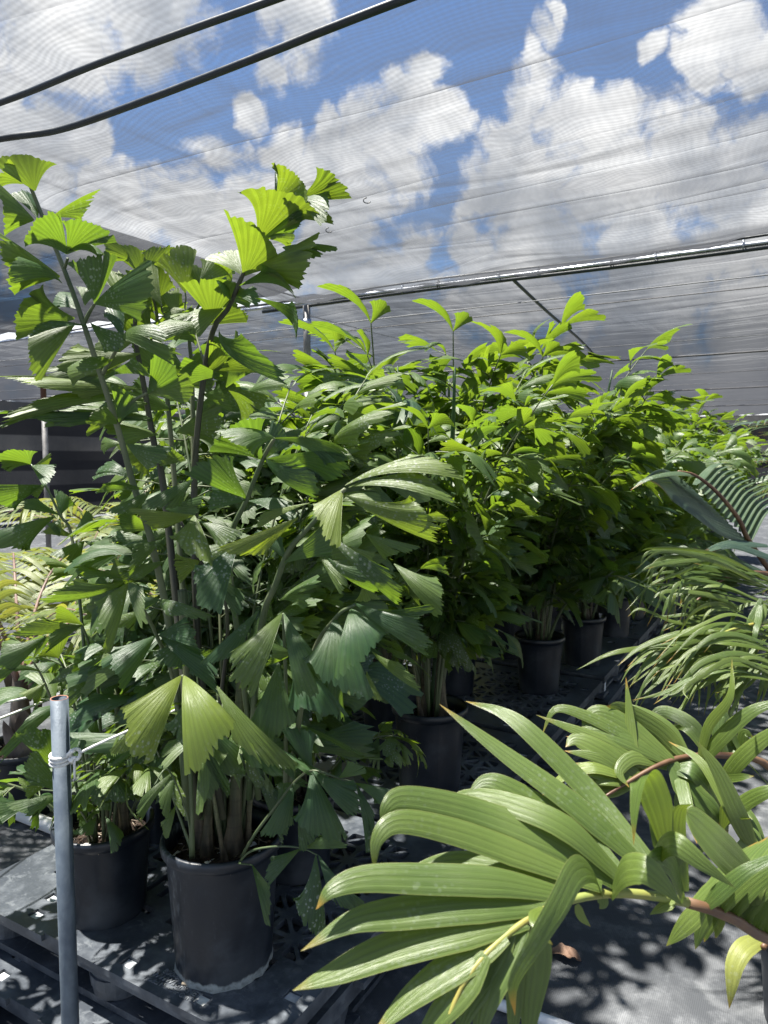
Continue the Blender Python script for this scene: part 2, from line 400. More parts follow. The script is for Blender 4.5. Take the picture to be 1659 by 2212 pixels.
tag(cloth_panel('shade_cloth', -17, -3.95, -6.0, 5.38, M['cloth_left'], .16, .10, 5, .10), 'shade cloth panel beyond the crease at the upper left', 'shade cloth', 'shade cloth roof panels')
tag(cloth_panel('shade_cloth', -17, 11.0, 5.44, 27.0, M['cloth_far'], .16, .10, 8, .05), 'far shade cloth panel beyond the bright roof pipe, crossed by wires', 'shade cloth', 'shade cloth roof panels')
def wall_panel(name, a, b_, label):
    a = np.array(a); b_ = np.array(b_); n = 90; t = np.linspace(0, 1, n); z = np.linspace(.05, ZB-.02, 14)
    T, Zz = np.meshgrid(t, z, indexing='ij'); nn = nrm(np.cross(b_-a, (0,0,1)))
    off = .07*np.sin(T*70+Zz*.8)*(.4+.6*np.sin(Zz*1.0))
    pts = a[None,None]+(b_-a)[None,None]*T[...,None]+nn*off[...,None]; pts[...,2] = Zz
    b = MB(); b.grid(pts); tag(b.obj(name, M['cloth_wall']), label, 'shade wall', 'shade cloth walls')
wall_panel('shade_wall', W(-17,27.05), W(11,27.05), 'dark banded shade cloth wall at the far end behind the palms')
wall_panel('shade_wall', W(-17.05,-6), W(-17.05,27), 'dark shade cloth wall along the far left side')

def pipe(name, pts, r, mat, label, cat, group=None, n=10, samples=None):
    pts = np.array(pts); 
    if samples: pts = spline(pts, samples)
    b = MB(); b.tube(pts, r, n); return tag(b.obj(name, mat), label, cat, group)
bl = {2: 'bright steel roof pipe lashed to the near shade cloth edge', 3: 'second roof pipe back, thin and dark beyond the drooping hose', 4: 'third roof pipe back under the far shade cloth', 5: 'fourth roof pipe back, close to the far wall', 6: 'last roof pipe at the head of the far wall'}
for i, v in enumerate(BEAMS):
    if i < 2: continue
    root = empty('roof_beam', W(-3.92, v, ZB-.02)); tag(root, bl[i], 'roof pipe', 'roof pipes across the rows')
    def rel(u, dv=0, dz=0): return W(u, v+dv, ZB-.02+dz)-W(-3.92, v, ZB-.02)
    us = np.linspace(-17, 9.5, 60)
    b = MB(); b.tube([rel(u, 0, .004*math.sin(u*1.3)) for u in us], .015 if i == 2 else .013, 12); b.obj('pipe', M['steel'] if i == 2 else M['wire'], root)
    if i == 2:
        b = MB(); b.tube([rel(u, -.045, .030+.010*math.sin(u*2.1+1)) for u in us[22:]], .009, 8); b.obj('cable', M['hose'], root)
        b = MB(); b.tube([rel(u, .0, -.030+.006*math.sin(u*1.7)) for u in us[28:]], .016, 8); b.obj('hose', M['hose'], root)
        for k in range(22):
            u = -7.6+k*.42+.1*math.sin(k*3.1)
            b = MB(); ang = np.linspace(0, 2*PI, 11)
            b.tube([rel(u)+np.array([0,0,0])+.028*(np.cos(a)*W(0,1,0)+np.sin(a)*np.array([0,0,1.25])) for a in ang], .0045, 5, cap=False)
            b.obj('clip', M['steel'] if k % 3 else M['hose'], root)
# irrigation hoses near the camera
tag(pipe('irrigation_hose', [*[on_z(x, y, 2.86) for x, y in ((-700, 425), (-300, 318), (0, 222), (200, 142), (400, 68), (590, 0), (900, -115), (1600, -400), (4200, -1470))]], .0105, M['hose'], 'upper of the two black hoses crossing the roof at upper left', 'hose', 'overhead irrigation hoses', 10, 80))
tag(pipe('irrigation_hose', [*[on_z(x, y, 2.86) for x, y in ((-700, 470), (-300, 350), (0, 300), (130, 280), (300, 222), (560, 122), (700, 66), (870, 0), (1300, -160), (2000, -430), (4600, -1440))]], .0122, M['hose'], 'lower and thicker black hose crossing the roof at upper left', 'hose', 'overhead irrigation hoses', 10, 80))
# drooping hose beyond the beam, row cables and wires
pipe('drooping_hose', [W(-2.0,5.4,3.03), W(-2.05,6.5,2.96), W(-2.2,8.2,2.95), W(-2.6,10.8,3.03)], .0135, M['hose'], 'black hose drooping diagonally from the roof pipe at right', 'hose', None, 8, 40)
pipe('row_cable', [W(-3.92,-4,ZB), W(-3.92,1,ZB-.02), W(-3.92,5.4,ZB)], .008, M['wire'], 'dark cable along the crease between two shade cloth panels', 'cable', None, 6, 30)
WL = ['pale wire running back from the tall roof post', 'pale wire running back at the far left', 'pale wire crossing the dark cloth at left']
for k, (u, z) in enumerate(((-3.92, 2.93), (-7.7, 3.0), (-5.8, 2.95))):
    pipe('roof_wire', [W(u,5.4,z), W(u+.1,10.8,z+.02), W(u,27,z)], .0035, M['lightwire'], WL[k], 'wire', 'roof wires', 5, 20)
WL2 = ['thin dark wire just behind the near roof pipe', 'thin pale wire through the collar of the tall roof post', 'thin dark wire crossing before the second roof pipe', 'thin dark wire crossing behind the second roof pipe', 'thin dark wire crossing under the far shade cloth', 'thin dark wire closest to the far end wall']
for k, (v, z, m) in enumerate(((6.45, 2.99, 'wire'), (5.46, 2.86, 'lightwire'), (9.0, 3.0, 'lightwire'), (12.6, 3.0, 'wire'), (14.4, 3.0, 'lightwire'), (19.0, 3.0, 'wire'))):
    pipe('roof_wire', [W(-17,v,z), W(-8,v,z-.03), W(-2,v,z-.02), W(9,v,z)], .0045, M[m], WL2[k], 'wire', 'roof wires', 5, 30)
PL = {-3.92: 'tall roof post standing behind the front palms, red primer at its head', -7.7: 'slim roof post at far left with a rusty red top'}
for u in (-3.92, -7.7):
    root = empty('roof_post', W(u, 5.40, 0)); tag(root, PL[u], 'post', 'roof posts')
    zc = 2.25
    b = MB(); b.tube([(0,0,-.02), (0,0,zc)], .031, 14); b.obj('lower_tube', M['oldsteel'], root)
    b = MB(); b.tube([(0,0,zc), (0,0,2.7), (0,0,ZB-.05)], .033, 14); b.obj('upper_tube', M['rust'] if u < -5 else M['oldsteel'], root)
    b = MB(); b.lathe([(.034,-.03), (.042,-.03), (.042,.03), (.034,.03)], 16); b.obj('collar', M['steel'], root, loc=(0,0,2.86))
for k, (px, py, lab) in enumerate(((711, 497, 'small dark hook clip on the cloth, right above the front palm'), (793, 433, 'small dark hook clip on the cloth, farther up right'))):
    c = on_z(px, py, 2.97); b = MB(); a = np.linspace(R(95), R(330), 14)
    b.tube([c+.019*np.array([math.cos(t), .25*math.sin(t), .8*math.sin(t)]) for t in a], .003, 5)
    tag(b.obj('cloth_clip', M['hose']), lab, 'clip', 'clips on the shade cloth')

# ------------------------------------------------------------------ leaf builders
def leaflet(b, A, f, n, L, w, arch=.12, cup=.15, tint=0.0, cols=12, rows=6, asym=0.0, r=rng, mat=0, droop=0.0, jag=.10):
    """wedge-shaped fishtail blade: A its narrow base, f axis, n upper side, L length, w width at the ragged end"""
    f = nrm(f); n = nrm(n-f*np.dot(n, f)); l = np.cross(n, f)
    t = np.linspace(-1, 1, cols+1); s = np.linspace(0, 1, rows+1)
    big = np.interp(t, np.linspace(-1, 1, 7), r.uniform(0, 1, 7))
    tooth = -jag*(.9*big+.75*r.uniform(0, 1, cols+1)**1.3)
    if r.uniform() < .7:
        k = r.integers(2, cols-1); tooth[k] -= jag*r.uniform(.8, 2.2)
    prof = 1.05-.13*t**2+asym*t*.34+tooth
    sb = r.uniform(-.11, .11)
    Sg, Tg = np.meshgrid(s, t, indexing='ij')
    fw = Sg*(1+(prof[None]-1)*Sg**1.6)
    lat = Tg*.5*w*(.03+.97*Sg**1.02)+sb*L*Sg**2
    pleat = np.where(np.arange(cols+1) % 2 == 0, 1.0, -1.0)[None]*.0055*L*Sg*(1.1-Sg*.4)
    wave = r.uniform(-.05, .05)*np.sin(Tg*2.6+r.uniform(0, 6))*Sg**2*L
    up = arch*L*4*fw*(1-fw)*.5 - droop*L*fw**2 - cup*w*Tg**2*Sg + pleat + wave
    pts = A+fw[..., None]*L*f+lat[..., None]*l+up[..., None]*n
    b.grid(pts, np.stack([Tg*.5+.5, Sg], -1), tint, mat)

def sec_branch(b, A, d, Ls, k, size, r, tint, up=np.array([0,0,1.0]), cols=12, rows=6):
    """side branch with k fishtail leaflets"""
    d = nrm(d); side = nrm(np.cross(d, up)); 
    pts = np.array([A+d*Ls*x-np.array([0,0,1])*.22*Ls*x*x for x in np.linspace(0, 1, 5)])
    b.tube(pts, np.linspace(.0035, .0016, 5), 5, mat=1)
    for i in range(k):
        x = (i+.35)/k if i < k-1 else 1.0
        p = A+d*Ls*x-np.array([0,0,1])*.22*Ls*x*x
        sg = 1 if i % 2 == 0 else -1
        if i == k-1: f = d+side*r.uniform(-.3, .3)-up*.35
        else: f = d*.75+side*sg*r.uniform(.6, 1.2)+up*r.uniform(-.9, .25)
        n = up+side*r.uniform(-.9, .9)+d*r.uniform(-.5, .8)
        L = size*r.uniform(.8, 1.35)*(1.15 if i == k-1 else 1)
        leaflet(b, p, f, n, L, L*r.uniform(.48, .84), r.uniform(.05, .32), r.uniform(.0, .34), tint+r.uniform(-.14, .18), cols, rows, r.uniform(-1, 1), r, 0, r.uniform(.05, .62), r.uniform(.16, .26))

def fish_frond(seed, L=1.4, th0=6, th1=55, start=.36, size=.14, nodes=9, tint=.15, cols=14, rows=5):
    r = np.random.default_rng(seed); b = MB(True)
    N = 24; pos = np.zeros((N, 3)); tg = np.zeros((N, 3)); p = np.zeros(3); bend = r.uniform(-.25, .25)
    for i in range(N):
        s = i/(N-1); th = R(th0+th1*s**1.6)
        d = np.array([math.sin(th), bend*s*.6, math.cos(th)]); tg[i] = nrm(d); pos[i] = p; p = p+tg[i]*L/(N-1)
    b.tube(pos, np.linspace(.0085, .0025, N), 7, mat=1)
    for k in range(nodes):
        s = start+(1-start)*(k/(nodes-1))**.9; i = min(N-1, int(s*(N-1)))
        A, d = pos[i], tg[i]; side = nrm(np.cross(d, (math.cos(.3), 0, .5)))
        upn = nrm(np.cross(side, d)); upn = upn if upn[2] > 0 else -upn
        sg = 1 if k % 2 else -1
        tt = tint+.25*(s-start)
        if k == nodes-1:
            leaflet(b, A, d-side*.35+np.array([0,0,-.1]), upn+side*.3, size*1.3, size*.7, .1, .2, tt, cols, rows, -.9, r, 0, .35)
            leaflet(b, A, d+side*.6, upn, size*1.1, size*.6, .1, .2, tt, cols, rows, .5, r, 0, .25)
            continue
        Ls = L*.19*(1-.65*(s-start)/(1-start))*r.uniform(.8, 1.25)
        kk = 5 if Ls > .2 else 4 if Ls > .12 else 3
        for q in (sg, -sg) if r.uniform() < .55 else (sg,):
            dd = side*q*1.0+d*r.uniform(.35, .8)+upn*r.uniform(-.1, .45)
            sec_branch(b, A, dd, Ls*(1 if q == sg else .75), kk, size*r.uniform(.85, 1.15), r, tt, nrm(upn+np.array([0,0,.6])), cols, rows)
    return b.mesh('fishtail_frond', [M['fish'], M['petiole']])

FR = [fish_frond(100+i, L=l, th0=a, th1=t, start=st, size=sz, nodes=nn) for i, (l, a, t, st, sz, nn) in enumerate((
    (1.55, 2, 30, .30, .146, 13), (1.50, 4, 48, .27, .150, 12), (1.42, 4, 50, .25, .148, 12), (1.35, 6, 55, .22, .142, 12),
    (1.45, 3, 40, .27, .150, 13), (1.30, 8, 50, .22, .148, 11), (1.60, 2, 36, .36, .144, 12)))]
LOW = [fish_frond(200+i, L=l, th0=a, th1=t, start=.38, size=sz, nodes=nn) for i, (l, a, t, sz, nn) in enumerate((
    (.80, 10, 80, .15, 7), (.70, 14, 95, .14, 6), (.95, 8, 75, .155, 7), (.60, 18, 100, .13, 5)))]
def spear():
    b = MB(); r = np.random.default_rng(9)
    p = spline([(0,0,0), (.01,0,.5), (.03,.01,1.0), (.07,.02,1.35)], 14)
    b.tube(p, np.concatenate([np.linspace(.008, .006, 8), np.linspace(.012, .004, 6)]), 6, mat=0, tint=.05)
    return b.mesh('spear_leaf', [M['fish']])
SPEAR = spear()

def pot_mesh(rt, rb, h, mat, ribbed=False, wavy_foot=False):
    b = MB()
    def wob(i, ang):
        w = 0
        if ribbed and 2 <= i <= 9: w = .0028*np.sign(np.sin(ang*18))
        if wavy_foot and i <= 1: w = .003*np.sin(ang*11)+.002*np.sin(ang*23+1)
        return w+0*ang
    prof = [(rb*.985, 0), (rb, .006)]
    for k in range(8):
        s = k/7; prof.append((rb+(rt-.008-rb)*s, .02+(h-.055)*s))
    prof += [(rt-.006, h-.030), (rt+.001, h-.027), (rt+.003, h-.006), (rt-.002, h), (rt-.006, h-.001), (rt-.009, h-.035), (rt-.014, h-.10)]
    b.lathe(prof, 96 if ribbed else 48, wob=wob); me = b.mesh('pot', mat)
    rb_ = MB(); rb_.lathe([(rt-.001, h-.026), (rt+.005, h-.024), (rt+.0065, h-.012), (rt+.0055, h-.001), (rt+.001, h+.003), (rt-.004, h+.002)], 48)
    SUB[me.name] = [('rim', rb_.mesh('rim', mat))]; return me
def soil_mesh(r0, z):
    b = MB(); ang = np.linspace(0, 2*PI, 49); rr = np.linspace(0, r0, 14)
    A, Rr = np.meshgrid(ang, rr); X = Rr*np.cos(A); Y = Rr*np.sin(A)
    Z = z+.010*np.sin(X*60+1)*np.sin(Y*55)+.006*np.sin(X*140)*np.cos(Y*120)+.012*(1-(Rr/r0)**2)
    pts = np.stack([X, Y, Z], -1); pts[:, -1] = pts[:, 0]; b.grid(pts)
    r = np.random.default_rng(3)
    for k in range(150):
        a, q = r.uniform(0, 6.3), r0*math.sqrt(r.uniform(0, .95)); c = np.array([q*math.cos(a), q*math.sin(a), z+.010])
        s = r.uniform(.003, .009); V = c+r.normal(0, 1, (4, 3))*s*np.array([1,1,.6])
        b.add(V, [[0,1,2],[0,3,1],[1,3,2],[0,2,3]], mat=1 if r.uniform() < .28 else 0)
    for k in range(26):
        a, q = r.uniform(0, 6.3), r0*math.sqrt(r.uniform(0, .8)); c = np.array([q*math.cos(a), q*math.sin(a), z+.016]); t = r.uniform(0, 6.3); l = r.uniform(.01, .035)
        b.tube([c-l*np.array([math.cos(t), math.sin(t), 0]), c+l*np.array([math.cos(t), math.sin(t), .1])], .0012, 4, mat=2)
    return b.mesh('soil', [M['soil'], M['perlite'], M['twig']], smooth=False)
POTS = {'big': (pot_mesh(.148, .123, .345, M['pot']), soil_mesh(.137, .285), .30),
        'bigA': (pot_mesh(.153, .127, .350, M['potA'], wavy_foot=True), soil_mesh(.139, .300), .31),
        'mid': (pot_mesh(.138, .112, .32, M['pot']), soil_mesh(.127, .27), .28),
        'small': (pot_mesh(.138, .114, .268, M['pot']), soil_mesh(.127, .220), .23),
        'ribbed': (pot_mesh(.150, .118, .30, M['pot'], ribbed=True), soil_mesh(.138, .25), .26)}
def stem_mesh(seed, h=.5, r0=.017):
    r = np.random.default_rng(seed); b = MB()
    lean = r.uniform(-.10, .10, 2); N = 12
    z = np.linspace(-.03, h, N); pts = np.stack([lean[0]*z/h*.6, lean[1]*z/h*.6, z], -1)
    rad = r0*(1+.7*np.exp(-((z-.02)/.05)**2))*(1-.45*z/h)
    b.tube(pts, rad, 10); return b.mesh('stem', [M['stem']])
STEMS = [stem_mesh(i, h, r0) for i, (h, r0) in enumerate(((.55, .016), (.45, .013), (.62, .019), (.38, .010)))]

def potted(u, v, z, pot, scale, label, nf=9, nl=4, seed=0, tall=1.0, group='potted fishtail palms on the black pallets', lean=1.0, spear_on=True, fr=None, cat='palm', name='potted_fishtail_palm'):
    r = np.random.default_rng(seed)
    root = empty(name, W(u, v, z), r.uniform(0, 6.28)); tag(root, label, cat, group)
    pm, sm, zs = POTS[pot]
    inst('pot', pm, root); inst('soil', sm, root)
    for k in range(r.integers(3, 6)):
        a = r.uniform(0, 6.28); q = r.uniform(.015, .07)
        inst('stem', STEMS[k % 4], root, (q*math.cos(a), q*math.sin(a), zs-.02), (0,0,r.uniform(0, 6)), scale*r.uniform(.85, 1.15))
    FRs = [FR[i] for i in fr] if fr else FR
    a0 = r.uniform(0, 6.28)
    for k in range(nf):
        a = a0+k*2.399+r.uniform(-.3, .3); q = r.uniform(.01, .055)
        tl = R(r.uniform(2, 17))*lean; sc = scale*tall*r.uniform(.82, 1.08)*(1-.010*k)
        inst('frond', FRs[(k*3+seed) % len(FRs)], root, (q*math.cos(a), q*math.sin(a), zs), (0, tl, a), sc)
    for k in range(nl):
        a = a0+1+k*6.28/max(nl, 1)+r.uniform(-.4, .4); q = r.uniform(.04, .09)
        inst('frond', LOW[(k+seed) % len(LOW)], root, (q*math.cos(a), q*math.sin(a), zs), (0, R(r.uniform(3, 18)), a), scale*r.uniform(.8, 1.1))
    if spear_on:
        inst('spear_leaf', SPEAR, root, (.01, .0, zs), (R(r.uniform(-6, 6)), R(r.uniform(-6, 6)), r.uniform(0, 6)), scale*tall*r.uniform(.95, 1.2))
    return root

# ------------------------------------------------------------------ pallets
def fill_with_holes(outer, holes, z1, z0):
    """flat plate with through holes: top and bottom faces, rim and hole walls"""
    bm = bmesh.new(); loops = [outer]+holes; edges = []; vl = []
    for lp in loops:
        vs = [bm.verts.new((x, y, z1)) for x, y in lp]; vl.append(vs)
        edges += [bm.edges.new((vs[i], vs[(i+1) % len(vs)])) for i in range(len(vs))]
    bmesh.ops.triangle_fill(bm, use_beauty=True, use_dissolve=False, edges=edges)
    bm.verts.ensure_lookup_table(); bm.verts.index_update()
    V = [tuple(q.co) for q in bm.verts]; T = [[q.index for q in f.verts] for f in bm.faces]
    n = len(V); area = sum((V[t[1]][0]-V[t[0]][0])*(V[t[2]][1]-V[t[0]][1])-(V[t[1]][1]-V[t[0]][1])*(V[t[2]][0]-V[t[0]][0]) for t in T[:1])
    T = [t if ((V[t[1]][0]-V[t[0]][0])*(V[t[2]][1]-V[t[0]][1])-(V[t[1]][1]-V[t[0]][1])*(V[t[2]][0]-V[t[0]][0])) > 0 else t[::-1] for t in T]
    VV = V+[(x, y, z0) for x, y, _ in V]; F = list(T)+[[i+n for i in t[::-1]] for t in T]
    for vs in vl:
        k = [q.index for q in vs]
        for i in range(len(k)):
            a, c = k[i], k[(i+1) % len(k)]; F.append([a, a+n, c+n, c])
    bm.free(); return VV, F
PW, PD = 1.21, 1.02
def rect(x, y, w, h): return [(x-w/2, y-h/2), (x+w/2, y-h/2), (x+w/2, y+h/2), (x-w/2, y+h/2)]
def shrink(tri, k):
    c = np.mean(tri, axis=0); out = []
    tri = [c+(np.array(p)-c)*k for p in tri]
    for i in range(3):                              # clipped corners
        a, p, q = tri[i-1], tri[i], tri[(i+1) % 3]
        out += [tuple(p+(a-p)*.13), tuple(p+(q-p)*.13)]
    return out
def pallet_deck(kind):
    holes = []; x0, y0 = -PW/2, -PD/2; cx = (PW-.20)/6; cy = (PD-.20)/5
    outer = [(x0, y0), (-.20, y0), (-.20, y0+.012), (-.06, y0+.012), (-.06, y0), (-x0, y0), (-x0, -y0), (x0, -y0)]
    insets = []
    if kind == 'truss':
        for i in range(6):
            for j in range(5):
                X = x0+.10+cx*(i+.5); Y = y0+.10+cy*(j+.5)
                if j == 0 and i in (1, 4, 5):
                    holes.append(rect(X, Y+.03, .035, .09) if i != 4 else rect(X, Y, .05, .06)); continue
                if j == 0: 
                    holes.append(rect(X+.02, Y+.05, .10, .03)); continue
                if i in (2,) and j in (1, 3): holes.append(rect(X-.03, Y, .022, .10)); holes.append(rect(X+.03, Y, .022, .10)); continue
                cxy = np.array([X, Y]); hw, hh = cx/2, cy/2
                ring = [(-hw,-hh), (0,-hh), (hw,-hh), (hw,0), (hw,hh), (0,hh), (-hw,hh), (-hw,0)]
                for q in range(8):
                    holes.append(shrink([cxy, cxy+np.array(ring[q]), cxy+np.array(ring[(q+1) % 8])], .70))
        for (x, y) in ((x0+.05, y0+.055), (-.30, y0+.055), (.10, y0+.05), (.36, y0+.05), (-x0-.055, y0+.17), (x0+.05, y0+.5), (-x0-.05, .3), (-.33, y0+.13)):
            insets.append((x, y)); 
        good = []
        for (x, y) in insets:
            if all(not (min(p[0] for p in h)-.025 < x < max(p[0] for p in h)+.025 and min(p[1] for p in h)-.02 < y < max(p[1] for p in h)+.02) for h in holes):
                good.append((x, y))
        insets = good
        for (x, y) in insets: holes.append(rect(x, y, .042, .034))
    else:
        for i in range(7):
            for j in (0, 1, 5):
                X = x0+.16+i*.15; Y = y0+.14+j*.145
                a = np.linspace(0, 2*PI, 16, endpoint=False); holes.append([(X+.028*math.cos(t), Y+.028*math.sin(t)) for t in a])
    V, F = fill_with_holes(outer, holes, .15, .132)
    me = bpy.data.meshes.new('deck'); me.from_pydata(V, [], F); me.materials.append(M['pallet']); me.update()
    return me, insets
def pallet_base():
    b = MB(); x0, y0 = -PW/2, -PD/2
    # skirt under the deck edge, set in by 3 mm
    for (lo, hi) in (((x0+.003, y0+.013, .105), (-x0-.003, y0+.028, .131)), ((x0+.003, -y0-.028, .105), (-x0-.003, -y0-.003, .131)),
                     ((x0+.003, y0+.029, .105), (x0+.018, -y0-.029, .131)), ((-x0-.018, y0+.029, .105), (-x0-.003, -y0-.029, .131))): b.box(lo, hi)
    for i in (-1, 0, 1):
        for j in (-1, 0, 1):
            X = i*(PW/2-.105); Y = j*(PD/2-.105)
            n = 24; a = np.linspace(0, 2*PI, n, endpoint=False)
            b.tube([(X, Y, z) for z in (.022, .05, .0505, .08, .0805, .104)], [.075, .077, .082, .084, .078, .080], 18)
    for j in (-1, 0, 1):
        Y = j*(PD/2-.105); b.box((x0+.012, Y-.07, 0), (-x0-.012, Y+.07, .020))
    for i in (-1, 0, 1):
        X = i*(PW/2-.105)
        for (ya, yb) in ((-PD/2+.176, -.071), (.071, PD/2-.176)): b.box((X-.06, ya, .001), (X+.06, yb, .018))
    return b.mesh('base', [M['pallet']], smooth=False)
DECK_T, INSETS = pallet_deck('truss'); DECK_R, _ = pallet_deck('round'); BASE = pallet_base()
bp = MB(); bp.box((-.0195, -.0155, -.012), (.0195, .0155, -.008)); INSET1 = bp.mesh('lit_hole_inset', [M['pad']], False)  # pale insets added for the sunlit squares showing through the deck holes
bp = MB(); bp.box((-.0195, -.0155, -.012), (.0195, .0155, -.008)); INSET2 = bp.mesh('lit_hole_inset', [M['insetw']], False)
bp = MB(); bp.box((-.02, -.0012, -.035), (.02, .0012, .035)); STK = bp.mesh('paper_label', [M['sticker']], False)
def pallet(u, v, z, kind, label, insets=True, lettering=False, sticker=False, du=0.0):
    root = empty('plastic_pallet', W(u, v, z), R(-30)+du); tag(root, label, 'pallet', 'stacked black plastic pallets')
    inst('deck', DECK_T if kind == 'truss' else DECK_R, root); inst('base', BASE, root)
    if kind == 'truss' and insets:
        for k, (x, y) in enumerate(INSETS): inst('lit_hole_inset', INSET2 if k in (0, 3, 5) else INSET1, root, (x, y, .150))
    if sticker: inst('paper_label', STK, root, (PW/2-.10, -PD/2+.0235, .066), (0,0,0)); 
    if sticker: inst('paper_label', STK, root, (PW/2-.019, -PD/2+.10, .066), (0,0,R(90)))
    if lettering:
        for txt, sz, x, y in (('iGPS', .052, .272, .086), ('800-884-0225', .0235, .272, .066), ('WWW.iGPS.NET', .0225, .272, .045), ('Model Number Gen 2.6', .0185, .272, .027)):
            cu = bpy.data.curves.new('text', 'FONT'); cu.body = txt; cu.size = sz; cu.align_x = 'CENTER'; cu.extrude = .0011; cu.bevel_depth = .0003; cu.resolution_u = 3
            to = bpy.data.objects.new('text', cu); COL.objects.link(to)
            bpy.context.view_layer.update()
            me = bpy.data.meshes.new_from_object(to.evaluated_get(bpy.context.evaluated_depsgraph_get()))
            bpy.data.objects.remove(to); me.materials.clear(); me.materials.append(M['letter'])
            inst('lettering', me, root, (x, -PD/2+y, .1512))
    return root
UC = -1.605
rows_v = [1.20+PD/2, 2.27+PD/2, 3.34+PD/2, 4.42+PD/2, 5.5+PD/2, 6.6+PD/2, 7.7+PD/2, 8.8+PD/2, 9.9+PD/2, 11.0+PD/2, 12.1+PD/2]
PLAB = ['front pallet with moulded lettering under the largest pot', 'second pallet back, truss deck, behind the lettered pallet', 'third pallet back along the aisle edge', 'pallet with round holes in a smooth deck, fourth back', 'fifth pallet back along the aisle edge', 'sixth pallet back along the aisle edge', 'seventh pallet back along the aisle edge', 'eighth pallet back along the aisle edge', 'ninth pallet back along the aisle edge', 'tenth pallet back along the aisle edge', 'farthest pallet of the row, eleventh back']
for k, v in enumerate(rows_v):
    dz = .008 if k in (3,) else 0
    pallet(UC+(.0 if k < 4 else random.uniform(-.03, .03)), v, .16+dz, 'round' if k in (3, 5) else 'truss', PLAB[k], lettering=(k == 0), sticker=(k in (0, 1, 2, 3)), insets=k < 3)
    pallet(UC+(-.05 if k == 0 else .02+.02*(k % 3)), v-(.10 if k == 0 else 0)+.02, .004, 'truss', 'lower pallet under the '+PLAB[k].split(' with')[0].split(',')[0].split(' along')[0].split(' back')[0]+(' back' if k in (1,2,4,5,6,7,8,9) else ''), insets=k < 1, sticker=(k in (1, 2)))
# ribbed upturned tub under the near left corner
b = MB(); prof = []
for k in range(9):
    z = .01+k*.03; prof += [(.215-.009*k, z), (.222-.009*k, z+.008), (.215-.009*k, z+.016), (.209-.009*k, z+.024)]
prof += [(.12, .29), (.0, .292)]
b.lathe([(r_*.8, z_*.5) for r_, z_ in prof], 48)
o = b.obj('ribbed_tub', M['pallet'], loc=tuple(W(-2.05, .98, .0))); tag(o, 'black ribbed tub turned over at the front left pallet corner', 'tub')

# ------------------------------------------------------------------ fishtail palms in rows
def ordn(k): return ['first', 'second', 'third', 'fourth', 'fifth', 'sixth', 'seventh', 'eighth', 'ninth', 'tenth', 'eleventh', 'twelfth'][k]
ZP = .310
# aisle row
potted(-1.27, 2.57, ZP, 'big', 1.02, 'fishtail palm in the smooth black pot between the front palm and the darker pots', 10, 0, 21, .92, lean=.6, fr=(0, 4, 6, 1))
potted(-1.28, 4.01, ZP, 'mid', 1.15, 'fishtail palm in a dark pot, second from the front pot on the aisle edge', 11, 3, 27, .95, lean=.5)
potted(-1.20, 4.66, ZP, 'mid', 1.12, 'fishtail palm crowded close behind the dark pot on the aisle edge', 10, 3, 23, .95, lean=.5)
for k, (u, v, tl) in enumerate(((-1.20, 5.55, .93), (-1.22, 6.25, .92), (-1.2, 7.0, .92), (-1.22, 7.8, .95), (-1.2, 8.7, .96), (-1.2, 9.8, 1.0), (-1.2, 11.2, 1.02), (-1.2, 12.8, 1.04))):
    potted(u, v, ZP, 'mid', 1.08, f'fishtail palm on the aisle edge, {ordn(k+4)} pot back from the front corner', 9 if k < 5 else 8, 6 if k < 5 else 2, 31+k, tl, lean=.55, spear_on=k in (0, 2, 3, 5))
# middle row
potted(-1.68, 2.95, ZP, 'mid', 1.02, 'fishtail palm in a black pot half hidden behind the centre palm', 8, 2, 41, 1.0, lean=.6)
for k, (u, v, tl) in enumerate(((-1.70, 3.75, 1.06), (-1.68, 4.6, .98), (-1.7, 5.5, .95), (-1.7, 6.6, .93), (-1.7, 7.9, .93), (-1.7, 9.4, .95))):
    potted(u, v, ZP, 'mid', 1.08, f'fishtail palm in the middle row, {ordn(k+3)} from the front', 9, 2, 151+k, tl, lean=.6, spear_on=k % 2 == 0)
# back row
potted(-1.97, 1.80, ZP, 'ribbed', .88, 'fishtail palm in a ribbed black pot behind the front pair', 5, 2, 61, .62, lean=.5)
for k, (u, v, tl) in enumerate(((-2.05, 2.6, .96), (-2.08, 3.4, 1.0), (-2.08, 4.4, 1.0), (-2.08, 5.6, .95))):
    potted(u, v, ZP, 'mid', 1.05, f'fishtail palm in the back row, {ordn(k+1)} from the front', 7, 0, 71+k, tl, lean=.5, spear_on=False)
# behind the largest pot, hidden base
potted(-1.40, 1.84, ZP, 'small', .80, 'small leafy fishtail palm tucked behind the front palm', 4, 3, 82, .72, lean=.6, spear_on=False)

# ---- small palm left of the front pot
potB = potted(-1.755, 1.38, ZP, 'small', .74, 'short fishtail palm in a small black pot behind the steel pole', 2, 4, 93, .62, spear_on=False)

